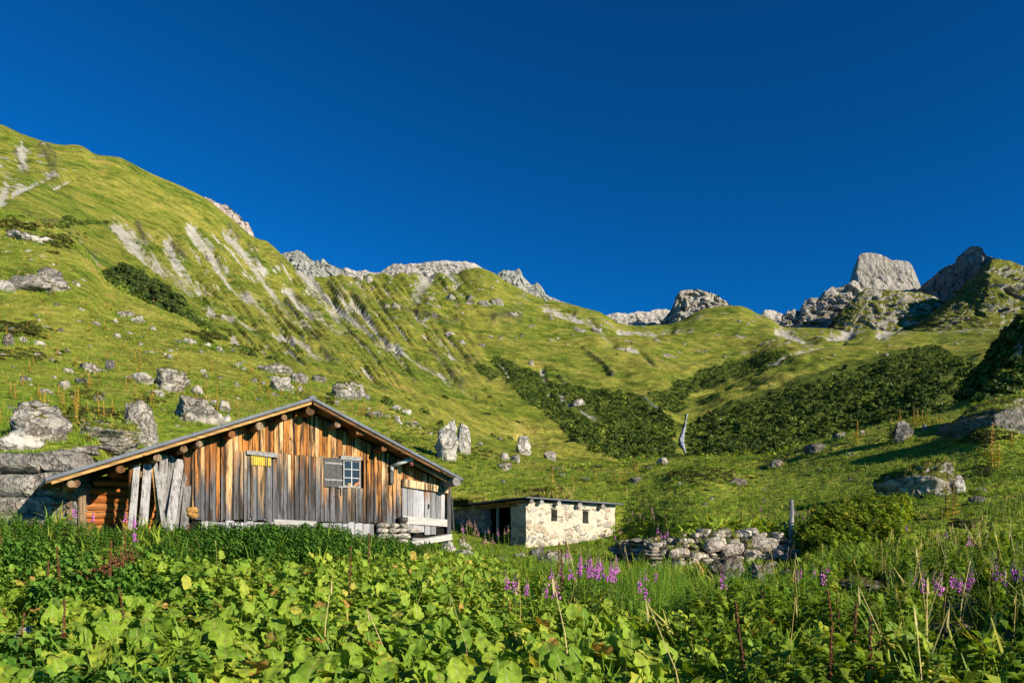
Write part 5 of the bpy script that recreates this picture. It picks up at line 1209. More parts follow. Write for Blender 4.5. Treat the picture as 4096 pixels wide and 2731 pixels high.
# big dock leaves in the foreground
def dock_density(u, Y, X):
    nz = fbm(np.stack([X / 2.2, Y / 2.2, 0 * X], -1), 3, 601)
    lim = np.interp(u, [-200, 0, 130, 200, 300, 400, 480, 540, 620, 720, 800, 900, 1100], [12, 12.4, 12.6, 12.8, 13.4, 15.5, 19.5, 13.5, 10.2, 9.6, 8.2, 6.8, 6])
    d = sm(lim - Y + nz * 1.3, -.3, 1.2)
    patch = np.where((u < 170) & (Y > 7.4), .6 + .4 * (nz > .0), 1.0) * np.where(u > 720, .45, 1) * np.where((u < 130) & (Y < 8), .55 , 1)
    return d * patch
X, Y = sample_area(36000, -200, 1160, 3.6, 20.5, 1.35)
u, v, Z = uv_of(X, Y); k = (rng.random(len(X)) < dock_density(u, Y, X)) & off_barn(X, Y, .6)
X, Y, Z, u = X[k], Y[k], Z[k], u[k]; n = len(X)
hgt = rng.uniform(.06, .34, n) * (1 + .25 * fbm(np.stack([X, Y, 0 * X], -1), 2, 611)); size = rng.uniform(.10, .24, n) * np.interp(Y, [6, 8, 11, 18], [1.15, .98, .8, .78]) * np.where(rng.random(n) < .12, 1.25, 1) * low_by_stones(X, Y, .55); hgt = hgt * low_by_stones(X, Y, .3)
rz = np.where(rng.random(n) < .62, rng.normal(.95, .9, n), rng.uniform(0, 6.28, n)); tilt = rng.normal(.62, .5, n)
rn = np.clip(rng.beta(2.2, 2.2, n) * .85 + .12 * fbm(np.stack([X / 1.7, Y / 1.7, 0 * X], -1), 2, 612) + np.where(rng.random(n) < .07, .4, 0), 0, 1)
scatter('dock_leaves', DT, np.stack([X, Y, Z + hgt], -1), size, rz, tilt, rn, M_dock, 'bed of big bright green dock leaves filling the foreground', 'leaf bed', DU)
# the stalks under the leaves
pet = np.array([(-.012, 0, 0), (.012, 0, 0), (.008, .06, .5), (-.008, .06, .5), (.005, .0, 1), (-.005, 0, 1)]); petF = np.array([(0, 1, 2, 3), (3, 2, 4, 5)])
sel = rng.random(n) < .6
scatter('dock_stalks', [(pet, petF)], np.stack([X, Y, Z], -1)[sel], np.ones(sel.sum()), rz[sel], rng.normal(0, .1, sel.sum()), rn[sel] * .8, M_dock, 'pale leaf stalks under the dock leaves', 'leaf stalks', [np.tile((.3, .5), (6, 1))], hs=hgt[sel])
# dock patch behind the dry wall and at the meadow edge
pts = []
for (u0, u1, y0, y1, cnt) in ((640, 790, 24.2, 27.5, 420), (560, 660, 60, 68, 160), (700, 800, 55, 64, 120), (800, 1030, 15, 21, 260), (600, 650, 30, 36, 60)):
    uu = rng.uniform(u0, u1, cnt); yy = rng.uniform(y0, y1, cnt); xx = (uu - CX) / FPX * yy; pts.append(np.stack([xx, yy, ground(xx, yy) + rng.uniform(.1, .35, cnt)], -1))
pts = np.concatenate(pts); n = len(pts)
scatter('dock_leaves', DT, pts, rng.uniform(.18, .36, n), rng.uniform(0, 6.28, n), rng.normal(.4, .5, n), np.clip(rng.beta(2, 2, n), 0, 1), M_dock, 'patches of broad leaves behind the dry stone wall and along the meadow crest', 'leaf bed', DU)

# leafy stems
def stem_t(seed, leaves, ll, lw, h=1.0, droop=-.5, opp=True, start=.15, taper=.35, curl=.15):
    q = np.random.default_rng(seed); V_, F_ = [], []; bx, by = q.uniform(-.12, .12, 2)
    def pt(t): return np.array([bx * t * t, by * t * t, t * h])
    sw = .008
    for t in (0, .5, 1): p = pt(t); V_ += [p + (sw * (1 - .7 * t), 0, 0), p - (sw * (1 - .7 * t), 0, 0)]
    F_ += [(0, 1, 3, 2), (2, 3, 5, 4)]
    for i in range(leaves):
        t = start + (1 - start) * (i + q.uniform(0, .6)) / leaves; a = i * 2.4 + q.uniform(-.4, .4); L = ll * (1 - taper * t) * q.uniform(.75, 1.2); p = pt(t)
        for s in ((0, math.pi) if opp else (0,)):
            d = np.array([math.cos(a + s), math.sin(a + s), 0]); e = np.array([-d[1], d[0], 0]); up = np.array([0, 0, 1.0]); b = len(V_)
            sl1 = droop + q.uniform(-.3, .3)
            m = p + L * .5 * d + up * L * (.25 + .3 * sl1); tip = p + L * d * .95 + up * L * (.25 + sl1) * .8
            V_ += [p, m + e * lw * L + up * curl * L * .3, tip, m - e * lw * L + up * curl * L * .3]; F_.append((b, b + 1, b + 2, b + 3))
    return np.array(V_), np.array(F_)
NET = [stem_t(20 + i, 12, .26, .30, 1.0, -.95) for i in range(6)]
HERB = [stem_t(40 + i, 34, .16, .14, 1.0, -.35, False, .12, .5) for i in range(6)]
WIDE = [stem_t(60 + i, 10, .26, .34, 1.0, -.75, True, .2, .45) for i in range(5)]
# nettles in front of the barn
X, Y = sample_area(5600, -70, 470, 10.5, 24, 2.0)
u, v, Z = uv_of(X, Y); nz = fbm(np.stack([X / 1.6, Y / 1.6, 0 * X], -1), 3, 621)
bars = (X - OX) * -sa + (Y - OY) * ca                                  # negative in front of the facade
front = np.interp(u, [-70, 0, 130, 300, 380, 420, 470], [12.0, 12.2, 13.0, 13.8, 15.6, 17.5, 21])
along = (X - OX) * ca + (Y - OY) * sa
k = (Y > front + nz * 2.4) & (bars < -.55) & off_barn(X, Y, .5) & (Y < np.interp(u, [-70, 0, 85, 130, 470], [17.9, 17.9, 18.0, 40, 40])) & ~((u > 395) & (bars > -1.4)) & (u < 440)
X, Y, Z, u, bars = X[k], Y[k], Z[k], u[k], bars[k]; n = len(X)
hh = (rng.uniform(.45, .85, n) + .28 * fbm(np.stack([X / 1.3, Y / 1.3, 0 * X], -1), 2, 622)) * np.interp(u, [-60, 60, 130, 190, 240, 330, 380, 420], [.6, .38, .30, .42, .62, .56, .46, .38]) * np.where(bars > -2.2, .85, 1) * (1 + .45 * fbm(np.stack([X / .6, Y / .6, 0 * X], -1), 2, 625))
scatter('nettles', NET, np.stack([X, Y, Z], -1), hh, rng.uniform(0, 6.28, n), rng.normal(0, .12, n), np.clip(rng.beta(2, 2.4, n) + .12 * np.where(u < 150, 1, 0), 0, 1), M_nettle, 'dark green nettle thicket along the foot of the barn', 'nettles')
X, Y = sample_area(3200, -200, 230, 5, 13, 1.4); u, v, Z = uv_of(X, Y); nz = fbm(np.stack([X / 1.5, Y / 1.5, 0 * X], -1), 3, 623); k = (nz > .08) & (u < 210 - 30 * nz); X, Y, Z = X[k], Y[k], Z[k]; n = len(X)
scatter('nettles', NET, np.stack([X, Y, Z], -1), low_by_stones(X, Y) * rng.uniform(.35, .62, n), rng.uniform(0, 6.28, n), rng.normal(0, .15, n), np.clip(rng.beta(2, 2, n) + .15, 0, 1), M_nettle, 'loose nettles mixed among the leaves at the lower left', 'nettles')
# bright fine leaved herbs in the middle and on the right
X, Y = sample_area(11500, 470, 1260, 4.2, 23.5, 1.5); u, v, Z = uv_of(X, Y); nz = fbm(np.stack([X / 2, Y / 2, 0 * X], -1), 3, 631)
lim = np.interp(u, [470, 540, 620, 720, 800, 900, 1100], [17.8, 13, 9.6, 9.0, 7.6, 6.2, 5.2])
k = (Y > lim + nz * 1.5) & (rng.random(len(X)) < np.where(u > 800, .55, .95)) & ~((Y > 21.6) & (u > 640) & (u < 830)) & ~((u > 890) & (Y > 18.5 + nz)) & off_barn(X, Y, .6) & ~((u > 440) & (u < 560) & (Y > 19) & (nz < .1))
X, Y, Z, u = X[k], Y[k], Z[k], u[k]; n = len(X)
scatter('meadow_herbs', HERB, np.stack([X, Y, Z], -1), low_by_stones(X, Y) * rng.uniform(.4, .8, n) * np.interp(u, [480, 560, 800, 1000], [.6, 1, .95, .7]) * np.where((u > 485) & (u < 640), 1 - .68 * sm(Y, 14.5, 17), 1) * np.where((u > 625) & (u < 815), 1 - .75 * sm(Y + np.where((u > 690) & (u < 805), 2.6, 0), 14, 16.5), 1) * (1 + .3 * fbm(np.stack([X / 1.2, Y / 1.2, 0 * X], -1), 2, 632)), rng.uniform(0, 6.28, n), rng.normal(0, .14, n), np.clip(rng.beta(2, 2, n), 0, 1), M_herb, 'bright green fine leaved herbs in the middle and right foreground', 'herbs')
X, Y = sample_area(6200, 690, 1270, 4.0, 26, 1.5); u, v, Z = uv_of(X, Y); nz = fbm(np.stack([X / 1.8, Y / 1.8, 0 * X], -1), 3, 641)
k = (nz > -.05) & ~((Y > 21.5) & (u < 806)) & ~((u > 890) & (Y > 19 + nz)) & off_barn(X, Y); X, Y, Z, u = X[k], Y[k], Z[k], u[k]; n = len(X)
scatter('mixed_weeds', WIDE + NET, np.stack([X, Y, Z], -1), low_by_stones(X, Y) * rng.uniform(.3, .7, n) * np.where(u < 815, 1 - .7 * sm(Y, 11.2, 14), 1), rng.uniform(0, 6.28, n), rng.normal(0, .16, n), np.clip(rng.beta(2, 2, n), 0, 1), M_yherb, 'yellowish green weeds tangled over the right foreground', 'weeds')
# bushes right of the dry wall
X, Y = sample_area(2600, 798, 935, 21.5, 26.5, 2); u, v, Z = uv_of(X, Y); k = (fbm(np.stack([X / 1.5, Y / 1.5, 0 * X], -1), 2, 642) + .45 > np.abs(u - 858) / 75); X, Y, Z = X[k], Y[k], Z[k]; n = len(X)
scatter('yellow_scrub', WIDE, np.stack([X, Y, Z], -1), rng.uniform(.45, 1.05, n), rng.uniform(0, 6.28, n), rng.normal(0, .16, n), np.clip(rng.beta(2, 2, n) + .1, 0, 1), M_yherb, 'yellow green scrub right of the dry stone wall', 'scrub')

# grass
def tuft(seed, blades=8, seg=2, spread=.5):
    q = np.random.default_rng(seed); V_, F_ = [], []
    for i in range(blades):
        a = q.uniform(0, 6.28); r = q.uniform(0, .35); bx, by = r * math.cos(a), r * math.sin(a); L = q.uniform(.55, 1.0); le = q.uniform(.1, spread) * L; da = a + q.uniform(-.6, .6); wa = q.uniform(0, 3.14); w = .05; b = len(V_)
        for j in range(seg + 1):
            t = j / seg; cx, cy, cz = bx + le * t * t * math.cos(da), by + le * t * t * math.sin(da), L * t * (1 - .25 * le * t); ww = w * (1 - .85 * t)
            V_ += [(cx + ww * math.cos(wa), cy + ww * math.sin(wa), cz), (cx - ww * math.cos(wa), cy - ww * math.sin(wa), cz)]
        for j in range(seg): F_.append((b + 2 * j, b + 2 * j + 1, b + 2 * j + 3, b + 2 * j + 2))
    return np.array(V_), np.array(F_)
TUFT = [tuft(80 + i, 8, 2, .7) for i in range(8)]
X, Y = sample_area(52000, -150, 1180, 17, 75); u, v, Z = uv_of(X, Y)
k = off_barn(X, Y, .2) & ~((u < 420) & (Y < np.interp(u, [-150, 85, 90, 300, 420], [19.3, 19.3, 24, 30, 34]))) & (Y < np.interp(u, [-150, 187, 261, 348, 450, 560, 700, 840, 1024, 1180], [76, 76, 76, 76, 76, 74, 68, 62, 54, 54]))
X, Y, Z, u = X[k], Y[k], Z[k], u[k]; n = len(X)
clump = fbm(np.stack([X / 2.0, Y / 2.0, 0 * X], -1), 3, 651); big = fbm(np.stack([X / 9, Y / 9, 0 * X], -1), 3, 652)
k = rng.random(n) < np.clip(.62 + .9 * clump, .12, 1); X, Y, Z, u, clump, big = X[k], Y[k], Z[k], u[k], clump[k], big[k]; n = len(X)
scatter('meadow_grass', TUFT, np.stack([X, Y, Z - .02], -1), (.16 + .0042 * Y) * rng.uniform(.6, 1.25, n) * (1 + .5 * clump), rng.uniform(0, 6.28, n), rng.normal(0, .2, n), np.clip(.42 + .26 * rng.normal(size=n) + .35 * big - np.where(u > 430, .08, -.10), 0, 1), M_grass, 'sunlit meadow grass from the barn up to the crest', 'grass', hs=rng.uniform(.6, 1.0, n) * np.where(Y > 30, .75, 1))
X, Y = sample_area(26000, -60, 470, 62, 170); u, v, Z = uv_of(X, Y); k = Y < np.interp(u, [0, 50, 92, 105, 140, 187, 261, 348, 450], [165, 152, 142, 138, 130, 122, 110, 100, 85]) * 1.03
X, Y, Z = X[k], Y[k], Z[k]; n = len(X); clump = fbm(np.stack([X / 4, Y / 4, 0 * X], -1), 3, 653); big = fbm(np.stack([X / 17, Y / 17, 0 * X], -1), 3, 654); k = rng.random(n) < np.clip(.5 + .9 * clump, .1, 1); X, Y, Z, big = X[k], Y[k], Z[k], big[k]; n = len(X)
scatter('hillside_grass', TUFT, np.stack([X, Y, Z - .03], -1), (.0062 * Y) * rng.uniform(.6, 1.2, n), rng.uniform(0, 6.28, n), rng.normal(0, .2, n), np.clip(.68 + .24 * rng.normal(size=n) + .35 * big, 0, 1), M_grass, 'rough yellow green grass on the left hillside', 'grass', hs=rng.uniform(.45, .75, n))
# long grass and straw in the near right and left corners
X, Y = sample_area(9000, -200, 1260, 4.2, 21, 1.4); u, v, Z = uv_of(X, Y); nz = fbm(np.stack([X / 1.4, Y / 1.4, 0 * X], -1), 3, 661)
k = (rng.random(len(X)) < np.where((u > 860), .8, np.where(u > 520, .3, np.where((u > 60) & (u < 200) & (Y < 7.5), .6, .05)))) & (nz > -.25) & off_barn(X, Y, .7); X, Y, Z, u = X[k], Y[k], Z[k], u[k]; n = len(X)
scatter('long_grass', [tuft(95 + i, 9, 3, .8) for i in range(6)], np.stack([X, Y, Z], -1), low_by_stones(X, Y, .4) * rng.uniform(.3, .6, n), rng.uniform(0, 6.28, n), rng.normal(0, .2, n), np.clip(.45 + .25 * rng.normal(size=n), 0, 1), M_grass, 'long loose grass between the leaves in the foreground', 'grass', hs=rng.uniform(.8, 1.4, n))
X, Y = sample_area(2200, 200, 1120, 4.5, 26, 1.3); u, v, Z = uv_of(X, Y); k = (rng.random(len(X)) < np.where(u > 870, .5, np.where(u > 560, .10, .012))) & off_barn(X, Y, .5); X, Y, Z = X[k], Y[k], Z[k]; n = len(X)
def stalk(seed):
    q = np.random.default_rng(seed); lx, ly = q.uniform(-.35, .35, 2); V_, F_ = [], []
    for t in (0, .5, 1): V_ += [(lx * t * t + .006 * (1 - .5 * t), ly * t * t, t), (lx * t * t - .006 * (1 - .5 * t), ly * t * t, t)]
    for i in range(2): F_.append((2 * i, 2 * i + 1, 2 * i + 3, 2 * i + 2))
    b = len(V_); V_ += [(lx - .003, ly, .84), (lx + .009, ly, .9), (lx * 1.05, ly, 1.04), (lx - .009, ly, .9)]; F_.append((b, b + 1, b + 2, b + 3))
    return np.array(V_), np.array(F_)
scatter('straw_stalks', [stalk(i) for i in range(8)], np.stack([X, Y, Z], -1), rng.uniform(.6, 1.05, n), rng.uniform(0, 6.28, n), rng.normal(0, .22, n), rng.random(n), M_straw, 'dry straw coloured grass stalks on the right', 'dry grass')
# turf on the shed, the ledge and the dry wall
def turf_on(pts, name, label, size, bias=.5):
    pts = np.array(pts); n = len(pts)
    scatter(name, TUFT, pts, rng.uniform(.7, 1.3, n) * size, rng.uniform(0, 6.28, n), rng.normal(0, .45, n), np.clip(bias + .22 * rng.normal(size=n), 0, 1), M_grass, label, 'grass')
pts = []
for i in range(900):
    s, y = random.uniform(-.1, WL * .8), random.uniform(1.0, 4.6)
    if y < 1.6 + .9 * math.sin(s * 1.3) + .5 and s > .8: continue
    hump = 1.05 * math.exp(-((s - 4.2) / 1.7)**2) * sm(np.array([y]), .9, 2.2)[0] + .10
    q = wl2w(0, 0, 0); pts.append((SX + s * ca - y * sa, SY + s * sa + y * ca, roofz(s, y) + hump * random.uniform(.6, 1) - .02))
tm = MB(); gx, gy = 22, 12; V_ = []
for j in range(gy + 1):
    for i in range(gx + 1):
        s, y = -.1 + WL * .85 * i / gx, 1.3 + 3.6 * j / gy; hump = 1.05 * math.exp(-((s - 4.2) / 1.7)**2) * sm(np.array([y]), 1.2, 2.4)[0] + .06
        e = min(i, gx - i, 1.5 * j, 3) / 3.0
        V_.append((s, y, roofz(s, y) + hump * min(1, e) + .02 + random.uniform(0, .05)))
V_ = np.array(V_); F_ = [(j * (gx + 1) + i, j * (gx + 1) + i + 1, (j + 1) * (gx + 1) + i + 1, (j + 1) * (gx + 1) + i) for j in range(gy) for i in range(gx)]
gt = G('turf'); nt_ = gt.noise(gt.obj(), 5, 5, .7); M_turf = gt.done(gt.bsdf(gt.ramp(nt_, [(.3, (.015, .015, .007)), (.5, (.045, .04, .012)), (.7, (.10, .075, .02))]), .95, .05, gt.bump(nt_, .9, .1)))  # brown turf, darkened further in place of the shadow under its overhang
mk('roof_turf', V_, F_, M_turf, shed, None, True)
ot = []
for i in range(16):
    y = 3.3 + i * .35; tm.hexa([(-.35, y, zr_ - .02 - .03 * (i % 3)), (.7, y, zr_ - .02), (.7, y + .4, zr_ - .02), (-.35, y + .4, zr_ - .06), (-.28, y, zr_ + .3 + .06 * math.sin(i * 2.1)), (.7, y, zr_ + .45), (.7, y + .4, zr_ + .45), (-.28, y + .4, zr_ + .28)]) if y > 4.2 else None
    for j in range(46):
        s = random.uniform(-.38, .8); yy = y + random.uniform(0, .4)
        if y > 4.2: pts.append((SX + s * ca - yy * sa, SY + s * sa + yy * ca, zr_ + .24 + .1 * random.random()))
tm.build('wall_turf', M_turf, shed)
turf_on(pts, 'roof_grass', 'shaggy grass growing on the shed roof', .26, .80)
pts = []
for i in range(150):
    t = random.random(); P_ = (p0 * (1 - t) + p1 * t); pts.append((P_[0] + random.uniform(-.1, .1), P_[1] + random.uniform(.1, .7), zt(t) + random.uniform(-.12, .04)))
for i in range(60):
    t = random.uniform(.1, .7); P_ = (p0 * (1 - t) + p1 * t); pts.append((P_[0], P_[1] - .28, zt(t) - random.uniform(.15, .5)))
for o_ in [q for q in C.objects if q.get('category') == 'boulder' and q.get('label', '').split()[0] in ('broad', 'great', 'thick', 'big', 'round')]:
    if 'outcrop' in o_['label']: continue
    me_ = o_.data; P_ = np.empty(len(me_.vertices) * 3); me_.vertices.foreach_get('co', P_); P_ = P_.reshape(-1, 3); hi_ = P_[:, 2].max(); xr = np.ptp(P_[:, 0])
    cand = P_[P_[:, 2] > hi_ * (.35 if 'broad' in o_['label'] else .62)]
    for i in rng.integers(0, len(cand), int(min(420, 40 * xr * xr))): pts.append(tuple(cand[i] + np.array(o_.location) + rng.normal(0, .06, 3)))
ring, rsz = [], []
for o_ in [q for q in C.objects if q.get('category') == 'boulder']:
    me_ = o_.data; P_ = np.empty(len(me_.vertices) * 3); me_.vertices.foreach_get('co', P_); P_ = P_.reshape(-1, 3); hw = np.ptp(P_[:, 0]) / 2; x_, y_ = o_.location[0], o_.location[1]
    if y_ > 130 or y_ < 14: continue
    dw_ = np.ptp(P_[:, 1]) / 2
    for i in range(int(min(60, 10 + 22 * hw))):
        a = random.uniform(3.0, 6.4); q_ = random.uniform(.9, 1.12); gx_, gy_ = x_ + hw * q_ * math.cos(a), y_ + dw_ * q_ * math.sin(a); sc_ = random.uniform(.0, .05)
        ring.append((gx_, gy_, gz(gx_, gy_) - sc_)); rsz.append(random.uniform(.6, 1.2) * (.14 + .0055 * y_))
ring, rsz = np.array(ring), np.array(rsz); n = len(ring)
scatter('boulder_grass', TUFT, ring, rsz, rng.uniform(0, 6.28, n), rng.normal(0, .25, n), np.clip(.55 + .25 * rng.normal(size=n), 0, 1), M_grass, 'grass growing up around the feet of the boulders', 'grass', hs=rng.uniform(.7, 1.1, n))
turf_on(pts, 'wall_grass', 'tufts of grass growing on the dry stone wall and the turf capped boulders', .17, .62)

# valley thicket: alder scrub that reads as one mass
def bush(seed, n=95):
    q = np.random.default_rng(seed); V_, F_ = [], []
    lob = q.normal(size=(5, 3)); lob[:, 2] = np.abs(lob[:, 2]); lob /= np.linalg.norm(lob, axis=1)[:, None]
    for i in range(n):
        d = q.normal(size=3); d[2] = abs(d[2]) * .9 + .02; d /= np.linalg.norm(d); r = .62 + .38 * max(0, (lob @ d).max()) ** 4 * q.uniform(.8, 1.1)
        p = d * r * np.array([1, 1, .95]); nrm = d + q.normal(size=3) * .45; nrm /= np.linalg.norm(nrm)
        a = np.cross(nrm, q.normal(size=3)); a /= np.linalg.norm(a); b = np.cross(nrm, a); s = q.uniform(.12, .23); k = len(V_)
        V_ += [p + s * a, p + s * b, p - s * a, p - s * b]; F_.append((k, k + 1, k + 2, k + 3))
    return np.array(V_), np.array(F_)
BUSH = [bush(i) for i in range(8)]
GAP = [[(688, 418), (705, 410), (740, 408), (752, 402), (790, 388), (850, 371), (908, 352), (902, 338), (850, 352), (785, 371), (758, 381), (735, 390), (706, 404), (690, 412)], [(560, 410), (575, 398), (590, 408), (606, 418), (596, 424), (575, 412)]]
u = rng.uniform(-20, 1060, 90000); Yq = np.exp(rng.uniform(math.log(80), math.log(640), 90000)); Xq = (u - CX) / FPX * Yq; Zq = ground(Xq, Yq); v = HV - FPX * Zq / Yq
jit = 9 * fbm(np.stack([u / 22, v / 14, 0 * u], -1), 4, 671)
k = np.zeros(len(u), bool)
for p in THICKETS: k |= in_poly(u + jit, v + jit * .6, p)
k &= Yq > 140
for p in GAP: k &= ~in_poly(u, v, p)
nz = fbm(np.stack([u / 24, v / 9, 0 * u], -1), 3, 672)
k &= (nz > -.34 - .3 * (rng.random(len(u)) < .35)) & ~((np.abs(u - 682) < 5) & (v > 414) & (v < 452)) & ~((np.abs(u - np.interp(v, [396, 410], [643, 659])) < 2.5) & (v > 394) & (v < 411) & (u < 661))
k &= rng.random(len(u)) < np.clip(Yq / 330, .3, 1)
# scattered single shrubs on the slopes
k |= (rng.random(len(u)) < .003) & (Yq > 140) & (v > 300) & (v < 440) & (u > 60) & (u < 640)
X, Y, Z, uu = Xq[k], Yq[k], Zq[k], u[k]; n = len(X); print('thicket', n)
scatter('alder_thicket', BUSH, np.stack([X, Y, Z - .2], -1), rng.uniform(.6, 1.5, n) * np.where(rng.random(n) < .15, 1.5, 1) * np.where(uu < 300, 1.1, np.where(Y < 140, .7, 1.08)), rng.uniform(0, 6.28, n), rng.normal(0, .1, n), np.clip(.42 + .33 * rng.normal(size=n) + .5 * fbm(np.stack([X / 30, Y / 30, Z / 30], -1), 2, 674), 0, 1), M_thicket, 'dark green alder thicket covering the valley sides', 'thicket', hs=rng.uniform(.75, 1.3, n))
us_ = rng.uniform(950, 1160, 5200); ys_ = np.exp(rng.uniform(math.log(55), math.log(138), 5200)); xs_ = (us_ - CX) / FPX * ys_; zs_ = ground(xs_, ys_); vs_ = HV - FPX * zs_ / ys_
nz = fbm(np.stack([xs_ / 7, ys_ / 7, zs_ / 7], -1), 3, 675); k = (vs_ < 396 + 10 * nz) & (nz > -.12) & (rng.random(5200) < .42); n = int(k.sum())
scatter('alder_thicket', BUSH, np.stack([xs_, ys_, zs_ - .15], -1)[k], rng.uniform(.5, 1.15, n), rng.uniform(0, 6.28, n), rng.normal(0, .1, n), np.clip(.35 + .22 * rng.normal(size=n), 0, 1), M_thicket, 'dark scrub on the shaded rocky spur at the right edge', 'thicket', hs=rng.uniform(.75, 1.3, n))
# tussocks that roughen the far slopes
X, Y = sample_area(46000, -20, 1060, 130, 760); u, v, Z = uv_of(X, Y); jf = fbm(np.stack([X / 11, Y / 11, Z / 11], -1), 3, 681)
gi = np.clip(np.interp(u, ucol, np.arange(NU)), 0, NU - 1).astype(int); bare = np.zeros(len(u)); SC2 = np.maximum(scree, rockm).reshape(NT, NU)
for c_ in np.unique(gi): q_ = gi == c_; bare[q_] = np.interp(Y[q_], TY[:, c_], SC2[:, c_])
k = (bare < .22) & (jf > -.25) & (v < 470); X, Y, Z, jf = X[k], Y[k], Z[k], jf[k]; n = len(X)
scatter('far_tussocks', TUFT, np.stack([X, Y, Z - .1], -1), (.55 + .0011 * Y) * rng.uniform(.5, 1.3, n), rng.uniform(0, 6.28, n), rng.normal(0, .2, n), np.clip(.42 + .3 * rng.normal(size=n) + .4 * jf, 0, 1), M_grass, 'grass tussocks roughening the distant mountain slopes', 'grass', hs=rng.uniform(.35, .7, n))
# heather and juniper cushions on the left hillside and the mounds
pts, sz = [], []
for (cu, cv, ru, rv, cnt, s) in ((96, 418, 30, 10, 200, .45), (150, 400, 18, 5, 30, .4), (20, 330, 30, 8, 90, .8), (25, 355, 30, 6, 50, .6), (700, 474, 40, 9, 260, .28), (130, 455, 20, 6, 60, .4), (400, 440, 30, 12, 160, .3), (480, 452, 40, 12, 160, .3), (430, 428, 30, 6, 60, .35), (985, 436, 25, 8, 140, .3), (330, 400, 6, 4, 20, .5), (350, 386, 8, 5, 20, .6), (400, 409, 6, 3, 14, .6), (10, 225, 40, 8, 80, 1.2), (60, 240, 30, 10, 60, 1.2), (960, 478, 8, 5, 10, .3), (985, 472, 10, 4, 30, .3), (962, 523, 9, 4, 30, .25), (247, 350, 14, 5, 40, 1.0), (215, 335, 20, 5, 40, 1.2), (80, 395, 20, 6, 40, .35), (210, 385, 40, 12, 30, .3)):
    for i in range(cnt):
        a, b = random.gauss(0, .5), random.gauss(0, .5); X_, Y_, Z_ = hit(cu + a * ru, cv + b * rv); pts.append((X_, Y_, Z_ - .1 * s)); sz.append(s * random.uniform(.5, 1.1))
pts, sz = np.array(pts), np.array(sz); n = len(pts); k = off_barn(pts[:, 0], pts[:, 1]); pts, sz = pts[k], sz[k]; n = len(pts)
scatter('juniper_cushions', BUSH, pts, sz, rng.uniform(0, 6.28, n), 0 * sz, rng.random(n), leaf_mat('cushion_leaf', [(0, (.03, .04, .008)), (.5, (.07, .075, .012)), (1, (.12, .115, .02))], .15, .7), 'low dark juniper and heather cushions on the slopes', 'scrub', hs=rng.uniform(.35, .6, n))
# ------------------------------------------------------------------ plants one can count
def stand(u, vtop, H, ymin=3.0):
    col = HV - FPX * (ground((u - CX) / FPX * YLN, YLN) + H) / YLN
    ok = np.where((col <= vtop) & (YLN >= ymin))[0]; Y = YLN[ok[0]] if len(ok) else 60.
    X_ = (u - CX) / FPX * Y; return X_, Y, gz(X_, Y)

M_gold = leaf_mat('gentian_gold', [(0, (.38, .22, .03)), (.5, (.55, .36, .05)), (1, (.68, .52, .09))], .2, .6)
M_rust = leaf_mat('gentian_rust', [(0, (.28, .13, .03)), (.5, (.42, .22, .05)), (1, (.55, .33, .08))], .15, .7)
M_gleaf = leaf_mat('gentian_leaf', [(0, (.20, .26, .03)), (.5, (.40, .36, .05)), (1, (.60, .46, .10))], .25, .55)
M_pink = leaf_mat('fireweed_pink', [(0, (.45, .09, .50)), (.5, (.66, .17, .68)), (1, (.78, .32, .76))], .25, .6)
M_pinkdry = leaf_mat('fireweed_seed', [(0, (.42, .16, .20)), (.5, (.55, .28, .28)), (1, (.55, .42, .34))], .2, .7)
M_stem = leaf_mat('green_stem', [(0, (.06, .10, .02)), (1, (.12, .16, .03))], .1, .6)
M_brown = leaf_mat('dock_seed', [(0, (.075, .028, .012)), (.5, (.14, .05, .02)), (1, (.22, .09, .03))], .1, .8)
M_brownstem = leaf_mat('brown_stem', [(0, (.10, .05, .025)), (1, (.16, .09, .04))], .05, .7)

def quads(items, name, mat, parent):
    """little leaf shaped quads: (centre, direction, length, width)"""
    V_, F_, A = [], [], []
    for (p, d, L, w) in items:
        p, d = np.array(p, float), np.array(d, float); d /= np.linalg.norm(d) + 1e-9; e = np.cross(d, (0, 0, 1)); e = e / (np.linalg.norm(e) + 1e-6); q = np.cross(e, d); b = len(V_)
        V_ += [p, p + d * L * .5 + e * w + q * .15 * L, p + d * L, p + d * L * .5 - e * w + q * .15 * L]; F_.append((b, b + 1, b + 2, b + 3)); A += [random.random()] * 4
    return mk(name, V_, F_, mat, parent, {'rnd': A})
def blobs(items, name, mat, parent):
    """small faceted flower or seed heads: (centre, radius)"""
    V_, F_, A = [], [], []
    for (p, r) in items:
        p = np.array(p, float); b = len(V_); j = lambda: random.uniform(.7, 1.3)
        V_ += [p + (r * j(), 0, 0), p + (0, r * j(), 0), p - (r * j(), 0, 0), p - (0, r * j(), 0), p + (0, 0, r * 1.3 * j()), p - (0, 0, r * 1.1 * j())]
        for i in range(4): F_ += [(b + i, b + (i + 1) % 4, b + 4), (b + (i + 1) % 4, b + i, b + 5)]
        A += [random.random()] * 6
    return mk(name, V_, F_, mat, parent, {'rnd': A})

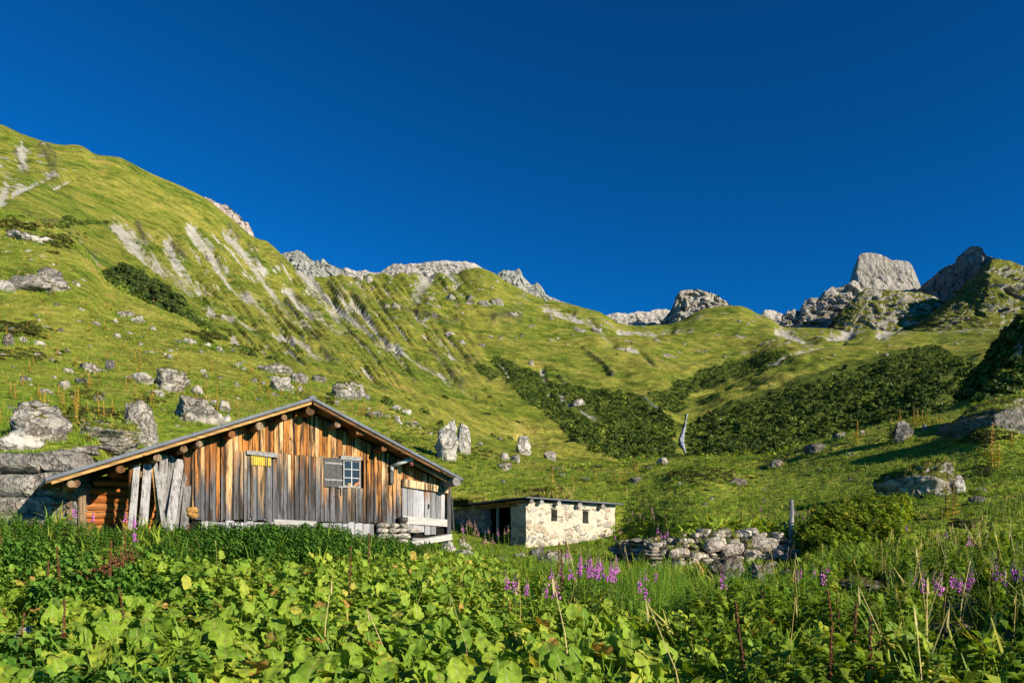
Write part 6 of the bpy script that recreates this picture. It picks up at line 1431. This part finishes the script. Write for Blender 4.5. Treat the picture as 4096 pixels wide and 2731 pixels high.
def make_gentian(kind):
    t = thing('gentian', 'withered yellow gentian', 'plant'); m = MB(); m.tube([(0, 0, 0), (.03, 0, .5), (-.01, .02, 1)], [.016, .012, .006], 6); m.build('stem', M_rust, t)
    wh = []; lv = []
    n = 8
    for i in range(n):
        z = .28 + .70 * i / n; r = .04 * (1.1 - .5 * i / n)
        for k in range(7): a = k * .9 + i; wh.append(((r * .75 * math.cos(a), r * .75 * math.sin(a), z + random.uniform(-.012, .012)), .019 * random.uniform(.6, 1.4)))
        if i % 2 == 0 and i < 8:
            for k in range(2): a = i * 1.3 + k * 3.14 + random.uniform(-.5, .5); lv.append(((0, 0, z - .02), (math.cos(a), math.sin(a), .1 if kind else -.5), .16 * (1.2 - .7 * i / n), .04))
    for k in range(11): a = k * .7 * 2 + random.random(); lv.append(((0, 0, .04 + .03 * k), (math.cos(a), math.sin(a), random.uniform(-.3, .7)), random.uniform(.16, .34), .06))
    blobs(wh, 'flower_whorls', (M_gold, M_rust)[kind % 2], t); quads(lv, 'leaves', M_gleaf, t); return t
GEN = [make_gentian(0), make_gentian(1)]
used = {}
def place(protos, key, i, loc, rz, scale, label, group, tilt=0.0):
    p = protos[i % len(protos)]
    if p.name not in used:
        used[p.name] = 1; p.location = loc; p.rotation_euler = (tilt, 0, rz); p.scale = (scale,) * 3; p['label'] = label; p['group'] = group; return p
    return dup(p, loc, rz, scale, label, group, tilt)
g_near = 'yellow gentian stalks on the meadow'
GL = [(552, 489, 22, 1, 'tall single rusty gentian stalk just behind the shed roof'), (573, 486, 12, 0, 'short yellow gentian behind the shed roof'), (595, 481, 14, 1, 'gentian with green leaves behind the right half of the shed roof'), (615, 482, 12, 0, 'leftmost gentian of the golden cluster left of the grassy mound'), (621, 483, 14, 0, 'middle gentian of the golden cluster left of the grassy mound'), (625, 482, 15, 0, 'right gentian of the golden cluster left of the grassy mound'), (638, 474, 14, 0, 'golden gentian behind the mossy rock left of the mound'), (634.5, 474, 17, 1, 'pale seeded stalk behind the golden cluster'),
 (857, 442, 22, 1, 'lone tall gentian stalk on the right crest'), (890.5, 443, 24, 1, 'left gentian in front of the dark upright crest boulder'), (894.5, 443, 19, 0, 'right gentian in front of the dark upright crest boulder'), (899.5, 424, 16, 1, 'gentian rising behind the dark upright crest boulder'), (913.5, 424, 19, 1, 'gentian left of the brook on the right crest'), (917, 427, 19, 0, 'gentian in front of the brook on the right crest'), (921.5, 424, 14, 1, 'short gentian right of the brook'), (927, 424, 15, 1, 'gentian by the small grey crest rock'), (936, 422, 9, 1, 'small gentian near the turf ledge'), (940.5, 422, 9, 1, 'small gentian nearest the turf ledge'),
 (991.7, 466, 44, 1, 'tallest gentian on the right with yellow leaves'), (997.5, 467, 28, 0, 'shorter gentian beside the tallest one on the right'), (945.5, 518, 35, 1, 'left of the two rusty gentians below the turf capped boulder'), (952.8, 518, 35, 1, 'right of the two rusty gentians below the turf capped boulder'), (847, 516, 20, 0, 'yellow leaved gentian right of the wooden post'), (1011, 446, 16, 0, 'bushy yellow gentian at the right edge under the ledge'), (903, 434, 10, 0, 'yellow gentian leaning across the dark crest boulder'),
 (59.5, 433, 20, 0, 'golden gentian right of the largest left boulder'), (109, 443, 17, 0, 'left golden gentian below the leaning rock face'), (114.6, 442, 15, 0, 'right golden gentian below the leaning rock face'), (90, 443, 10, 0, 'low yellow leaved gentian below the turf covered boulder')]
for i, (u, v, h, k, lab) in enumerate(GL):
    X_, Y_, Z_ = hit(u, v); place([GEN[k]], 'g', 0, (X_, Y_ - .05, Z_), random.uniform(0, 6.28), h * Y_ / FPX, lab, g_near)
for i in range(150):
    u = random.uniform(-5, 395); vc = float(np.interp(u, [0, 100, 187, 261, 348, 430], [209, 278, 322, 361, 394, 425])); lo_ = float(np.interp(u, [0, 130, 313, 395], [430, 435, 396, 420])); v = vc + 14 + max(lo_ - vc - 16, 3) * random.random() ** .7
    if random.random() < .6 and u > 150: u -= random.uniform(60, 150); u = abs(u)
    X_, Y_, Z_ = hit(u, v); place(GEN, 'g', i, (X_, Y_, Z_), random.uniform(0, 6.28), random.uniform(.55, 1.2) * (1 + .35 * (Y_ > 70)), 'small yellow gentian dotted over the left hillside', 'gentians dotted over the left hillside')

def make_fireweed(kind):
    t = thing('fireweed', 'pink fireweed', 'flower'); m = MB(); m.tube([(0, 0, 0), (.02, .01, .5), (.0, .02, 1)], [.009, .008, .004], 5); m.build('stem', M_stem, t)
    lv, fl = [], []
    for i in range(34): a = i * 2.4; z = .1 + .58 * i / 34; lv.append(((0, 0, z), (math.cos(a), math.sin(a), random.uniform(-.1, .5)), .14 * (1.2 - z), .014))
    for i in range(30): a = i * 2.4 + random.uniform(-.5, .5); q = i / 30; z = .68 + .32 * q + random.uniform(-.02, .02); r = .062 * (1.05 - q) * random.uniform(.3, 1.1); fl.append(((r * math.cos(a), r * math.sin(a), z), (.0165 if q < .6 else .008) * (1.1 - .5 * q) * random.uniform(.5, 1.35))) if random.random() < .85 else None
    quads(lv, 'leaves', M_herb if kind == 0 else M_yherb, t); blobs(fl, 'blossoms', M_pink if kind == 0 else M_pinkdry, t); return t
FW = [make_fireweed(0), make_fireweed(1), make_fireweed(0), make_fireweed(0)]
def fire(lst, k, lab, grp, H=(.85, 1.05)):
    for (u, v) in lst:
        h = random.uniform(*H); X_, Y_, Z_ = stand(u, v, h, 8.0); place([FW[1]] if k else [FW[0], FW[2], FW[3]], 'f', int(u * 7),  (X_, Y_, Z_), random.uniform(0, 6.28), h, lab, grp, random.uniform(-.2, .2))
fire([(578, 553), (581, 549), (584, 551), (587, 554), (590, 552), (593.5, 556), (580, 558), (585, 557), (589, 560), (576.5, 560), (592, 549)], 0, 'magenta fireweed in the dense clump left of the dry stone wall', 'fireweed in the dense clump')
fire([(601, 552), (603, 558), (610.6, 556), (618, 553), (619, 560), (609, 562), (602, 556)], 0, 'magenta fireweed between the dense clump and the dry stone wall', 'fireweed by the end of the dry wall')
fire([(657.5, 524), (659, 530), (665.5, 527), (661, 534), (656, 535), (664, 531)], 0, 'fireweed rising in front of the left part of the dry stone wall', 'fireweed before the dry wall', (.95, 1.1))
fire([(648, 566), (658, 567), (637, 572), (647, 579), (512, 568), (514, 571), (526, 575), (543.6, 579), (552, 575), (557, 563), (561, 561), (570, 545), (541, 541)], 0, 'scattered magenta fireweed in the herbs below the shed', 'fireweed below the shed', (.75, .95))
fire([(725, 564)], 0, 'single fireweed in front of the left dark boulder', 'fireweed below the shed')
fire([(762, 504), (763.6, 496), (797, 508), (805, 513), (799, 509)], 0, 'small fireweed around the wooden post', 'fireweed around the post', (.75, .9))
fire([(799, 564), (801, 566), (815, 563), (823, 564), (826, 561), (886, 515.6), (907, 523), (946, 529), (969, 531), (940, 583), (941, 587), (949, 568), (953, 569), (960, 568), (966, 565), (958, 572), (920, 580), (999, 589), (1002, 592), (1015, 587), (909, 570), (939, 571), (1019, 585)], 0, 'fireweed dotted over the right foreground', 'fireweed on the right', (.7, .9))
fire([(73, 503), (123.5, 510), (134, 513), (139, 526), (92, 507), (128, 514)], 0, 'slender fireweed in front of the dark log wing', 'fireweed before the log wing', (.75, .95))
fire([(464, 522), (467, 519), (469, 517), (472, 520), (474, 523), (476, 519), (471, 526), (465, 529), (478, 527)], 1, 'faded pink fireweed between the barn corner and the shed', 'faded fireweed by the barn corner')
fire([(490.5, 526), (499, 527), (507, 520), (512.5, 516), (509, 524), (505, 527), (492, 533), (485, 530)], 1, 'reddish fireweed in front of the open shed bay', 'fireweed before the shed bay')
fire([(647, 500), (650, 504), (632, 508), (640, 510), (644, 513), (652, 507), (655, 511)], 1, 'faded fireweed right of the shed', 'faded fireweed right of the shed')
fire([(463, 524), (475, 517), (508, 522), (500, 530), (603, 530), (620, 528), (613, 533)], 0, 'young fireweed with a few blossoms by the shed wall', 'young fireweed by the shed', (.75, .95))

def make_dock_stalk():
    t = thing('dock_stalk', 'brown dock seed stalk', 'plant'); m = MB(); m.tube([(0, 0, 0), (.02, 0, .5), (-.01, .01, 1)], [.011, .009, .004], 5); m.build('stem', M_brownstem, t)
    it = []
    for i in range(90): z = .38 + .61 * random.random(); a = random.uniform(0, 6.28); r = random.uniform(.004, .045) * (1.25 - z) * (.5 + .5 * math.sin(z * 31) ** 2); it.append(((r * math.cos(a), r * math.sin(a), z), random.uniform(.007, .014)))
    blobs(it, 'seed_head', M_brown, t); return t
DS = make_dock_stalk()
DSL = [(739, 500), (741, 504), (750, 501), (753, 503), (808, 509), (813, 505), (666, 510), (629, 518), (775, 508), (812, 502), (767, 506), (863, 514), (873.6, 517), (884.5, 520), (838, 590), (841, 597), (851.5, 601), (853, 612), (868.6, 630), (870, 640), (765, 589), (749, 600), (826, 655), (126.5, 526), (107, 540), (64, 598), (15, 612), (128, 585), (369.5, 532), (350, 545), (47, 560), (60, 545), (558, 541), (566, 540), (562, 548), (1, 520)]
for i, (u, v) in enumerate(DSL):
    h = random.uniform(.75, 1.1) * (1.0 if v < 580 else .85); X_, Y_, Z_ = stand(u, v, h, 5.0); place([DS], 'd', 0, (X_, Y_, Z_), random.uniform(0, 6.28), h, 'thin brown dock stalk with rusty seed head', 'brown dock seed stalks', random.uniform(-.18, .18))
m = MB()
a, b = at(74, 587, 10.4), at(130, 554, 11.4); pts_ = [a + (b - a) * t + np.array([0, 0, .05 * math.sin(t * 7)]) for t in np.linspace(0, 1, 8)]; m.tube([p - a for p in pts_], .011, 5)
fs = m.build('fallen_stalk', M_brownstem); fs.location = a; tag(fs, 'long broken reddish stalk lying across the leaves at the left', 'plant')
it = []
for i in range(420):
    t = random.random(); P_ = (b - a) * t; r = .075 * (.4 + .8 * abs(math.sin(t * 5 + .6))); it.append((P_ + np.array([random.gauss(0, r), random.gauss(0, r), random.gauss(0, r) * .8]), random.uniform(.010, .02)))
blobs(it, 'seed_head', M_brown, fs)

# dark trees in the gully behind the left spur
def make_tree():
    t = thing('gully_tree', 'dark tree', 'tree'); m = MB(); m.tube([(0, 0, -.3), (.1, 0, 1.2), (.05, .1, 2.6)], [.16, .11, .04], 7)
    for a in (0, 1.8, 3.6, 5): m.tube([(.06, 0, 1.0 + .2 * a / 3), (.9 * math.cos(a), .9 * math.sin(a), 2.0 + .15 * a)], [.06, .02], 5)
    m.build('trunk', M_brownstem, t); V_, F_, A, off = [], [], [], 0
    for i in range(13):
        a, r, z = random.uniform(0, 6.28), random.uniform(.1, 1.15), random.uniform(1.1, 3.3); s = random.uniform(.5, .85) * (1.2 - .14 * z); Vb, Fb = BUSH[i % 8]; Vb = Vb.copy(); Vb[:, 2] = Vb[:, 2] * 1.1 - .3
        V_.append(Vb * s + np.array([r * math.cos(a) * (1.35 - .25 * z), r * math.sin(a) * (1.35 - .25 * z), z])); F_.append(Fb + off); A.append(np.full(len(Vb), random.random())); off += len(Vb)
    mk('crown', np.concatenate(V_), np.concatenate(F_), M_bush, t, {'rnd': np.concatenate(A)}, True); return t
TR = make_tree()
for i, (u, v) in enumerate([(112, 284), (121, 287), (130, 292), (138, 297), (146, 301), (153, 305), (160, 309), (167, 313), (174, 318), (127, 284), (136, 289), (145, 294), (155, 300), (164, 306), (172, 309), (181, 322), (118, 279), (128, 278), (139, 284), (148, 289), (157, 295), (166, 300), (176, 311), (150, 298), (160, 304), (134, 286)]):
    X_, Y_, Z_ = hit(u, v, 150); s = random.uniform(1.1, 1.9) * (1.3 if 125 < u < 180 else .9)
    place([TR], 't', 0, (X_, Y_, Z_), random.uniform(0, 6.28), s, 'dark rounded tree in the clump filling the gully behind the left hillside', 'dark trees in the left gully')
for i, (u, v, lab) in enumerate([(660, 415, 'dark tree left of the waterfall head'), (700, 425, 'dark tree right of the waterfall head'), (716, 432, 'larger dark tree on the thicket right of the waterfall'), (845, 372, 'dark tree standing out on top of the right thicket'), (868, 392, 'dark tree in the middle of the right thicket'), (858, 412, 'dark tree low in the right thicket'), (878, 408, 'dark tree beside the brook in the right thicket')]):
    X_, Y_, Z_ = hit(u, v, 150); place([TR], 't', 0, (X_, Y_, Z_), random.uniform(0, 6.28), random.uniform(1.1, 1.5), lab, 'dark trees in the valley thicket')

# ------------------------------------------------------------------ light, sky, camera
EL, AZS = R(20.5), math.atan2(.788, -.616)                             # low sun behind the viewer's right shoulder
sd = np.array([math.sin(AZS) * math.cos(EL), math.cos(AZS) * math.cos(EL), math.sin(EL)])
L = bpy.data.lights.new('sun', 'SUN'); L.energy = 5.0; L.angle = R(.53); L.color = (1.0, .88, .68)
so = bpy.data.objects.new('sun', L); C.objects.link(so); so.location = (60, -20, 60)
from mathutils import Vector
so.rotation_euler = Vector(sd).to_track_quat('Z', 'Y').to_euler()
w = bpy.data.worlds.new('World'); bpy.context.scene.world = w; w.use_nodes = True; nt = w.node_tree; nt.nodes.clear()
sk = nt.nodes.new('ShaderNodeTexSky'); sk.sky_type = 'NISHITA'; sk.sun_disc = False; sk.sun_elevation = EL; sk.sun_rotation = AZS
sk.altitude = 2300; sk.air_density = 1.0; sk.dust_density = 0.0; sk.ozone_density = 3.0
mu = nt.nodes.new('ShaderNodeMix'); mu.data_type = 'RGBA'; mu.blend_type = 'MULTIPLY'; mu.inputs[0].default_value = 1.0; mu.inputs[7].default_value = (.03, .72, 1.06, 1)
bg = nt.nodes.new('ShaderNodeBackground'); bg.inputs['Strength'].default_value = .047; ou = nt.nodes.new('ShaderNodeOutputWorld')
ga = nt.nodes.new('ShaderNodeGamma'); ga.inputs[1].default_value = 1.35; nt.links.new(sk.outputs[0], ga.inputs[0]); nt.links.new(ga.outputs[0], mu.inputs[6]); nt.links.new(mu.outputs[2], bg.inputs[0]); nt.links.new(bg.outputs[0], ou.inputs[0])
cam = bpy.data.cameras.new('camera'); co = bpy.data.objects.new('camera', cam); C.objects.link(co); co.rotation_euler = (R(90), 0, 0)
cam.sensor_fit = 'HORIZONTAL'; cam.sensor_width = 36; cam.lens = 24; cam.shift_y = (HV - 341) / 1024; cam.clip_start = .1; cam.clip_end = 8000
sc = bpy.context.scene; sc.camera = co
sc.view_settings.view_transform = 'Standard'; sc.view_settings.look = 'None'; sc.view_settings.exposure = .8; sc.view_settings.gamma = 1.0
sc.cycles.max_bounces = 6; sc.cycles.transparent_max_bounces = 4; sc.cycles.use_denoising = True
